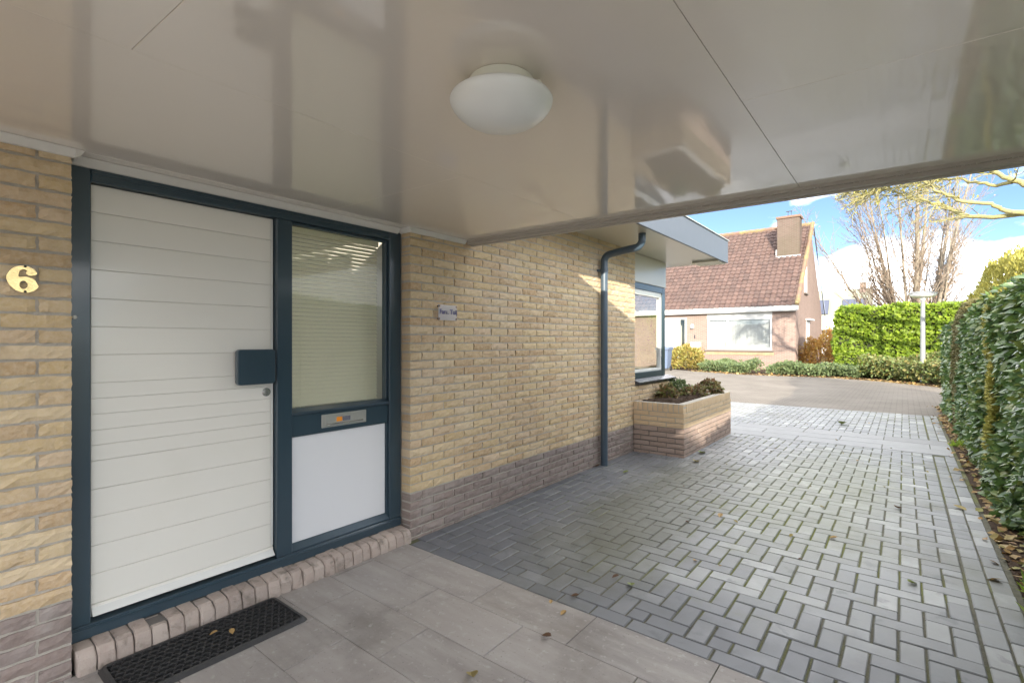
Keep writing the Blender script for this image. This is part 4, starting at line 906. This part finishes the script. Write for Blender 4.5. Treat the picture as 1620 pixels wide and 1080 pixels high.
MB().add([(NX0,NY0-.3,3.06),(NX1-.26,NY0-.3,3.06),(NX1-.26,NYR,NZR-.06),(NX0,NYR,NZR-.06),(NX0,NY1+.3,3.06),(NX1-.26,NY1+.3,3.06)], [(0,1,2,3),(3,2,5,4),(0,3,4),(1,5,2),(0,4,5,1)]).build('roof_deck', m_dim, nb)
m_moss = M('mossy_ridge', [(.25,.19,.09),(.20,.12,.09),(.29,.24,.09)], .9, 5, .7, (.18,.12,.09))
b = MB()
for k in range(40): x = NX0+k*(NX1+.12-NX0)/40; b.tube([(x,NYR,NZR+.0),(x+.36,NYR,NZR+.015)], [.13,.14], 8, r=random.random())
b.build('ridge_tiles', m_moss, nb, kind='stuff')
b = MB()
for k in range(24):
    t = k/24; y = NY0-.35+(NYR-NY0+.35)*t; z = 3.13+(NZR-3.1)*t; dy = (NYR-NY0)/24*1.1; dz = (NZR-3.1)/24*1.1
    b.tube([(NX1+.11,y,z+.03),(NX1+.11,y+dy,z+dz+.05)], .10, 7, r=random.random())
b.build('verge_tiles', m_moss, nb, kind='stuff')
MB().add([(NX1+.115,NYR,NZR-.02),(NX1+.115,NY1+.35,3.0),(NX1+.115,NY1+.35,3.18),(NX1+.115,NYR,NZR+.12),(NX1+.16,NYR,NZR-.02),(NX1+.16,NY1+.35,3.0),(NX1+.16,NY1+.35,3.18),(NX1+.16,NYR,NZR+.12)], [(0,1,2,3),(7,6,5,4),(0,4,5,1),(1,5,6,2),(2,6,7,3),(3,7,4,0)]).build('verge_board', m_sill, nb)
# chimney
m_chim = brick_tex_mat('mossy_chimney_brick', (.15,.10,.085), (.12,.08,.068), (.16,.14,.115), .22, .0625, (0, 2), .3, stain=(.095,.085,.055))
cx0, cx1, cy0, cy1 = -2.62, -1.56, 29.7, 30.5
ch = MB().cbox(cx0,cx1,cy0,cy1,5.0,7.93,.02).build('chimney', m_chim, nb)
MB().cbox(cx0-.05,cx1+.05,cy0-.05,cy1+.05,7.931,8.06,.02).build('chimney_cap', m_moss, ch)
MB().box(cx0-.06,cx1+.06,cy0-.05,cy0-.001,5.55,5.95).box(cx0-.06,cx0-.001,cy0,cy1,5.7,6.3).build('lead_flashing', m_steel, ch)
for x in (-2.15,-2.0): MB().tube([(x,30.1,8.05),(x,30.1,8.35)], .02, 6).build('flue_pin', m_sill, ch)
MB().box(-2.25,-1.95,30.05,30.15,8.35,8.38).build('flue_cover', m_sill, ch)
# window
def nwin(name, x0, x1, z0, z1, parts, mat_pane):
    w = MB().box(x0,x0+.08,NY0+.02,NY0+.12,z0,z1).box(x1-.08,x1,NY0+.02,NY0+.12,z0,z1).box(x0+.08,x1-.08,NY0+.02,NY0+.12,z1-.09,z1).box(x0+.08,x1-.08,NY0+.02,NY0+.12,z0,z0+.09)
    for m_ in parts: w.box(m_-.05,m_+.05,NY0+.018,NY0+.121,z0+.09,z1-.09)
    w = w.build(name, m_nwhite, nb); ed = [x0+.08]+sum([[m_-.05,m_+.05] for m_ in parts], [])+[x1-.08]
    for i in range(0, len(ed), 2): MB().box(ed[i],ed[i+1],NY0+.06,NY0+.066,z0+.09,z1-.09).build('pane', m_glass, w)
    return w
m_lintel = m_nwhite
w = nwin('window', -5.43, -2.36, .99, 2.60, [-4.42], m_glass)
MB().box(-5.45,-2.34,NY0+.002,NY0+.2,2.601,2.859).build('window_lintel', m_nwhite, nb)
b = MB()
for k in range(34): x = -5.32+k*.0865; b.box(x-.044,x+.044,NY0+.14+(k%2)*.02,NY0+.145+(k%2)*.02,1.05,2.54)
b.build('vertical_blind', M('pale_grey_blind', (.36,.37,.38), .7), w)
MB().cbox(-5.55,-2.26,NY0-.10,NY0+.02,.90,.975,.008).build('window_sill', m_nsill, nb)
b = MB()
for k in range(60): x = -5.5+k*.054; b.box(x,x+.046,NY0-.03,NY0-.001,.72,.86, r=random.random())
b.build('soldier_course', M('ochre_brick', [(.42,.30,.18),(.36,.25,.16),(.46,.33,.2)], .9), nb, kind='stuff')
dr_ = MB().box(-7.94,-7.82,NY0+.03,NY0+.13,0,2.70).box(-6.63,-6.53,NY0+.03,NY0+.13,0,2.70).box(-7.0,-6.9,NY0+.03,NY0+.13,0,2.60).box(-7.82,-6.63,NY0+.03,NY0+.13,2.60,2.70).build('door_frame', m_nwhite, nb)
dd = MB().cbox(-7.82,-7.001,NY0+.05,NY0+.10,0,2.60,.01).build('front_door', M('grey_lilac_door', (.38,.39,.47), .4), nb)
MB().tube([(-7.15,NY0+.0,.9),(-7.15,NY0+.0,1.5)], .02, 6).build('door_handle', m_chrome, dd)
MB().box(-6.899,-6.631,NY0+.06,NY0+.066,0,2.6).build('side_pane', m_glass, nb)
MB().lathe([(.05,0),(.09,.03),(.09,.2),(.04,.25)], (-6.18,NY0-.12,2.08), 12).build('wall_lantern', m_nwhite, nb)
MB().cbox(-6.12,-6.06,NY0-.02,NY0-.001,1.55,1.75,.004).build('bell_plate', m_sill, nb)
MB().cbox(-6.3,-5.75,NY0-.16,NY0-.001,1.05,1.35,.02).build('letter_box', m_nwhite, nb)
# gable openings
gw = MB().box(NX1-.04,NX1+.03,29.55,30.35,3.95,5.35).build('gable_window', m_nwhite, nb); MB().box(NX1+.0302,NX1+.034,29.65,30.25,4.05,5.25).build('gable_pane', m_panel, gw)
MB().cbox(NX1-.02,NX1+.10,29.45,30.45,3.86,3.94,.01).build('gable_sill', m_nsill, nb)
gd = MB().box(NX1-.04,NX1+.03,30.2,31.3,-.06,2.5).build('side_door', m_nwhite, nb); MB().box(NX1+.0302,NX1+.034,30.35,31.15,1.1,2.3).build('side_door_pane', m_panel, gd)
MB().box(NX1-.02,NX1+.25,30.1,31.4,2.52,2.6).build('door_canopy', m_nwhite, nb)
# ---- house far behind
fh = thing('far_house', (-4, 63, -.06), 'distant house with green grey roof and solar panels beyond the hedge', 'house')
m_frf = M('grey_green_roof', (.24,.25,.19), .9, 1.2, .5, (.32,.31,.22), 12, .5, .05, stretch=(1,1,6))
MB().box(-14,.0,60,66,-.06,3.2).build('wall', m_nwhite, fh)
MB().add([(-14,59.6,3.1),(.2,59.6,3.1),(.2,63,6.9),(-14,63,6.9),(-14,66.4,3.1),(.2,66.4,3.1)], [(0,1,2,3),(3,2,5,4),(0,3,4),(1,5,2),(0,4,5,1)]).build('roof', m_frf, fh)
m_pv = M('solar_panel', (.05,.06,.10), .25)
def slope_panel(x0, x1, t0, t1):
    y0, z0, y1, z1 = 59.6+3.4*t0, 3.1+3.8*t0, 59.6+3.4*t1, 3.1+3.8*t1; o = .10
    v = [(x0,y0-o,z0+o),(x1,y0-o,z0+o),(x1,y1-o,z1+o),(x0,y1-o,z1+o)]; v += [(x,y+.05,z-.05) for x, y, z in v]
    return MB().add(v, [(0,1,2,3),(4,7,6,5),(0,4,5,1),(1,5,6,2),(2,6,7,3),(3,7,4,0)])
for i in range(4): slope_panel(-2.25+i*.5,-1.78+i*.5,.28,.68).build('solar_panel', m_pv, fh)
for i in range(4): slope_panel(-5.4+i*.5,-4.93+i*.5,.28,.68).build('solar_panel', m_pv, fh)
dm = MB().box(-5.6,-2.75,58.9,61,2.6,4.0).build('dormer', m_nwhite, fh)
for i in range(3): MB().box(-5.3+i*.8,-4.65+i*.8,58.88,58.899,2.9,3.75).build('dormer_window', m_panel, fh)
MB().box(-.85,-.35,62.6,63.3,6.2,7.5).build('chimney', m_nbrick, fh)
fh2 = thing('far_roof', (3.5, 66, -.06), 'pale gable roof peeking over the hedge left of the tree', 'house')
MB().box(.9,9,68,74,-.06,3.4).build('wall', m_nwhite, fh2); MB().prism_y([(.3,3.3),(4.8,6.4),(9.3,3.3)], 67.8, 74).build('roof', M('pale_roof', (.5,.45,.42), .8), fh2)
# screen wall and shrubs between the houses
tag(MB().cbox(-1.1,1.2,38.0,38.2,-.06,2.15,.02).build('garden_wall', M('terracotta_fence', (.40,.16,.09), .8, 3, .4, (.33,.13,.08))), 'terracotta coloured garden screen beside the neighbouring house', 'garden wall')
shrub('round_shrub', (-.15,40,.0), (1.2,1.0), 3.6, 'small reddish round tree above the terracotta screen', 'shrub', M('rosy_leaf', [(.36,.17,.14),(.26,.12,.10),(.42,.24,.18)], .6, transl=.2), 1800, .16, tmpl=LEAF1)
shrub('round_shrub', (-.35,28.2,.0), (1.05,.9), 1.95, 'orange leaved bush at the corner of the neighbouring house', 'shrub', m_oshrub, 4200, .13, tmpl=LEAF1)
shrub('round_shrub', (.35,30.2,.0), (.7,.7), 2.1, 'small green bush between the orange bush and the laurel hedge', 'shrub', m_cover, 1500, .13, tmpl=LEAF1)
shrub('round_shrub', (-6.0,25.4,.0), (.95,.6), 1.35, 'yellowing bush before the neighbouring front door', 'shrub', m_yshrub, 3800, .12, tmpl=LEAF1)
# ---- house on the far side of the laurel hedge (seen mirrored in the side light)
rh = thing('side_house', (16, 10, -.06), 'white gabled house mirrored in the side light above the hedge', 'house')
MB().prism_x([(7.0,-.06),(15.0,-.06),(15.0,3.0),(11.0,7.0),(7.0,3.0)], 15, 24).build('wall', m_nwhite, rh)
MB().add([(14.7,6.6,2.7),(14.7,11,7.1),(14.7,15.4,2.7),(14.7,15.4,2.95),(14.7,11,7.4),(14.7,6.6,2.95),(24.3,6.6,2.7),(24.3,11,7.1),(24.3,15.4,2.7),(24.3,15.4,2.95),(24.3,11,7.4),(24.3,6.6,2.95)], [(5,4,1,0),(4,3,2,1),(6,7,10,11),(7,8,9,10),(5,11,10,4),(4,10,9,3),(0,1,7,6),(1,2,8,7),(0,6,11,5),(2,3,9,8)]).build('roof', m_ntile, rh)
for y in (8.2, 12.2): MB().box(14.94,14.998,y,y+1.5,.9,2.3).build('window', m_frame, rh)

# ---- unseen house added behind camera: its shade keeps the sun off the carport floor
bh = thing('added_shade_house', (8.5, -15, -.06), 'flat roofed two storey house added unseen behind the viewer to shade the carport', 'house')
MB().box(2.0,18,-19,-11.5,-.06,5.9).build('wall', m_nbrick, bh)
MB().cbox(1.9,18.1,-19.1,-11.4,5.901,6.15,.02).build('parapet', m_nwhite, bh)
for x in (3.5,7.5,12.5):
    for z in (.9,3.6): MB().box(x,x+1.8,-11.499,-11.44,z,z+1.4).build('window', m_nwhite, bh)

# ================================================================== trees
def branch_pts(p, d, length, n, wob, grav=0.0):
    pts = [Vector(p)]; d = Vector(d).normalized()
    for i in range(n):
        d = (d + Vector((random.gauss(0,wob), random.gauss(0,wob), random.gauss(0,wob)+grav))).normalized(); pts.append(pts[-1] + d*length/n)
    return pts
def grow(mb, p, d, length, r0, depth, tips, wob=.10, up=.06, kids=(5,9), ang=.55, r=0.0):
    n = 7 if depth > 0 else 4; pts = branch_pts(p, d, length, n, wob, up); r1 = r0*.30
    mb.tube(pts, [max(.007, r0+(r1-r0)*i/n) for i in range(n+1)], 6 if r0 > .03 else 4, cap=False, r=r)
    tips += pts[-2:]
    if depth <= 0: return
    for k in range(random.randint(*kids)):
        t = random.uniform(.25, .98); i = min(int(t*n), n-1); q = pts[i].lerp(pts[i+1], t*n-i); dd = (pts[i+1]-pts[i]).normalized()
        side = Vector((random.gauss(0,1), random.gauss(0,1), random.gauss(0,.5))); side = (side - dd*side.dot(dd)).normalized()
        grow(mb, q, dd*math.cos(ang)+side*math.sin(ang), length*random.uniform(.28,.5)*(1.15-.5*t), max(.010, (r0+(r1-r0)*t)*.55), depth-1, tips, wob, up, (2,5), ang*1.1, r)
tr = thing('bare_tree', (3.3,34,-.06), 'tall multi stemmed bare tree rising behind the sunlit hedge', 'tree')
trunk = MB(); crown = MB(); tips = []; base = Vector((3.3,34,-.06))
leafP = []
for k in range(17):
    a = random.uniform(0, 2*PI); rr = random.uniform(.15,.9) if k > 3 else random.uniform(.05,.3); p = base + Vector((rr*math.cos(a), rr*math.sin(a)*.8, 0))
    lean = random.uniform(.2,.66)*(.40+.6*rr); d = Vector((math.cos(a)*lean*1.25, math.sin(a)*lean, 1)); L_ = random.uniform(9.5,12.5); r0 = random.choice((.05,.065,.085)) if k > 3 else random.uniform(.11,.17)
    pts = branch_pts(p, d, L_, 9, .035, .02); trunk.tube(pts, [r0*(1-.8*i/9) for i in range(10)], 8, cap=False)
    for q in range(34):
        t = random.uniform(.16,.99); i = min(int(t*9), 8); s = pts[i].lerp(pts[i+1], t*9-i); a2 = a + random.gauss(0, .8)
        grow(crown, s, (math.cos(a2)*.55, math.sin(a2)*.55, random.uniform(.6,1.2)), random.uniform(1.2,3.6)*(1.15-.55*t), .032*(1.25-t), 1, tips, .09, .03, (4,8), .5)
    for q in range(95):
        t = random.uniform(.14,.55); i = min(int(t*9), 8); leafP.append(pts[i].lerp(pts[i+1], t*9-i) + Vector((random.gauss(0,.16), random.gauss(0,.16), random.gauss(0,.15))))
trunk.build('trunk', m_bark, tr, True); crown.build('crown', M('pale_twig', (.26,.21,.16), .9, 6, .5, (.18,.14,.11)), tr)
leafP += [Vector(t)+Vector((random.gauss(0,.1), random.gauss(0,.1), random.gauss(0,.1))) for t in random.sample(tips, min(len(tips), 700))]
P = np.array([tuple(p) for p in leafP]); n = len(P); V, F, R_ = scatter(LEAF1, P, unit(RNG.normal(size=(n,3))+np.array([0,0,-.4])), unit(RNG.normal(size=(n,3))),   .13*(.5+.8*RNG.random(n)))
np_mesh('leaves', V, F, R_, m_treeleaf, tr, kind='stuff')
# tree with yellow lichen, its trunk beyond the right edge; limbs reach left over the hedge
lt = thing('lichen_tree', (10.4,17.0,-.06), 'tree behind the right hedge with yellow lichen covered limbs reaching over', 'tree')
def at(px, py, Y):
    a = (px-810)/785.; b_ = (540-py)/785.; th = math.radians(38.302); d = (a*math.cos(th)-math.sin(th), a*math.sin(th)+math.cos(th), b_); t = Y/d[1]; return Vector((2.727+d[0]*t, Y, 1.4+d[2]*t))
T0 = Vector((10.4,17.0,-.06)); tk = MB(); tk.tube([T0, T0+Vector((-.1,.1,1.6)), T0+Vector((-.3,0,3.2)), T0+Vector((-.4,.2,5.0)), T0+Vector((-.2,.3,7.5))], [.34,.28,.24,.20,.12], 10)
tk.build('trunk', m_lichen, lt, True)
lb_ = MB(); tips2 = []
def limb(path, r0, r1, kids, L0):
    pts = [Vector(p) for p in path]; n = len(pts)-1; fine = []
    for i in range(n):
        for k in range(4):
            q = pts[i].lerp(pts[i+1], k/4); fine.append(q + Vector((random.gauss(0,.015), random.gauss(0,.03), random.gauss(0,.02))))
    fine.append(pts[-1]); m = len(fine)-1
    lb_.tube(fine, [r0+(r1-r0)*i/m for i in range(m+1)], 7, cap=False)
    for k in range(kids):
        t = random.uniform(.35,1)**.7; i = min(int(t*m), m-1); dd = (fine[i+1]-fine[i]).normalized(); side = Vector((random.gauss(0,.6), random.gauss(0,.8), random.gauss(.15,.5)))
        grow(lb_, fine[i], dd+side*.7, L0*random.uniform(.4,1.0), r1*.8, 1, tips2, .12, -.01, (3,6), .5)
Y = 16.5
limb([T0+Vector((-.3,0,3.4)), at(1720,352,Y), at(1620,338,Y), at(1586,343,Y), at(1522,341,Y+.2), at(1484,322,Y+.4), at(1447,315,Y+.6), at(1400,300,Y+.7)], .085, .018, 40, 1.1)
limb([at(1640,337,Y-.05), at(1591,335,Y-.1), at(1567,322,Y-.2), at(1513,317,Y-.3), at(1484,304,Y-.4), at(1470,290,Y-.4), at(1440,270,Y-.5)], .06, .015, 36, 1.1)
limb([T0+Vector((-.35,.1,4.2)), at(1720,310,Y+.3), at(1620,292,Y+.4), at(1595,282,Y+.4), at(1569,269,Y+.5), at(1540,250,Y+.6), at(1500,225,Y+.6)], .085, .03, 18, 1.0)
limb([at(1606,288,Y+.4), at(1575,294,Y+.6), at(1542,288,Y+.8), at(1510,284,Y+1), at(1470,285,Y+1.2), at(1420,295,Y+1.4), at(1375,305,Y+1.5)], .05, .009, 60, 1.0)
limb([at(1500,225,Y+.6), at(1450,245,Y+.9), at(1400,275,Y+1.0), at(1350,300,Y+1.2)], .04, .009, 55, 1.1)
limb([at(1540,250,Y+.6), at(1500,262,Y+.6), at(1450,280,Y+.4), at(1400,290,Y+.2), at(1365,310,Y+.2)], .04, .009, 45, 1.0)
lb_.build('crown', m_lichen, lt, True)
P = np.array([tuple(p) for p in tips2]); P = P[::3] + RNG.normal(size=(len(P[::3]),3))*.04; n = len(P)
V, F, R_ = scatter(LEAF1, P, unit(RNG.normal(size=(n,3))), unit(RNG.normal(size=(n,3))), .07*(.5+.8*RNG.random(n))); np_mesh('leaves', V, F, R_, m_conifer, lt, kind='stuff')
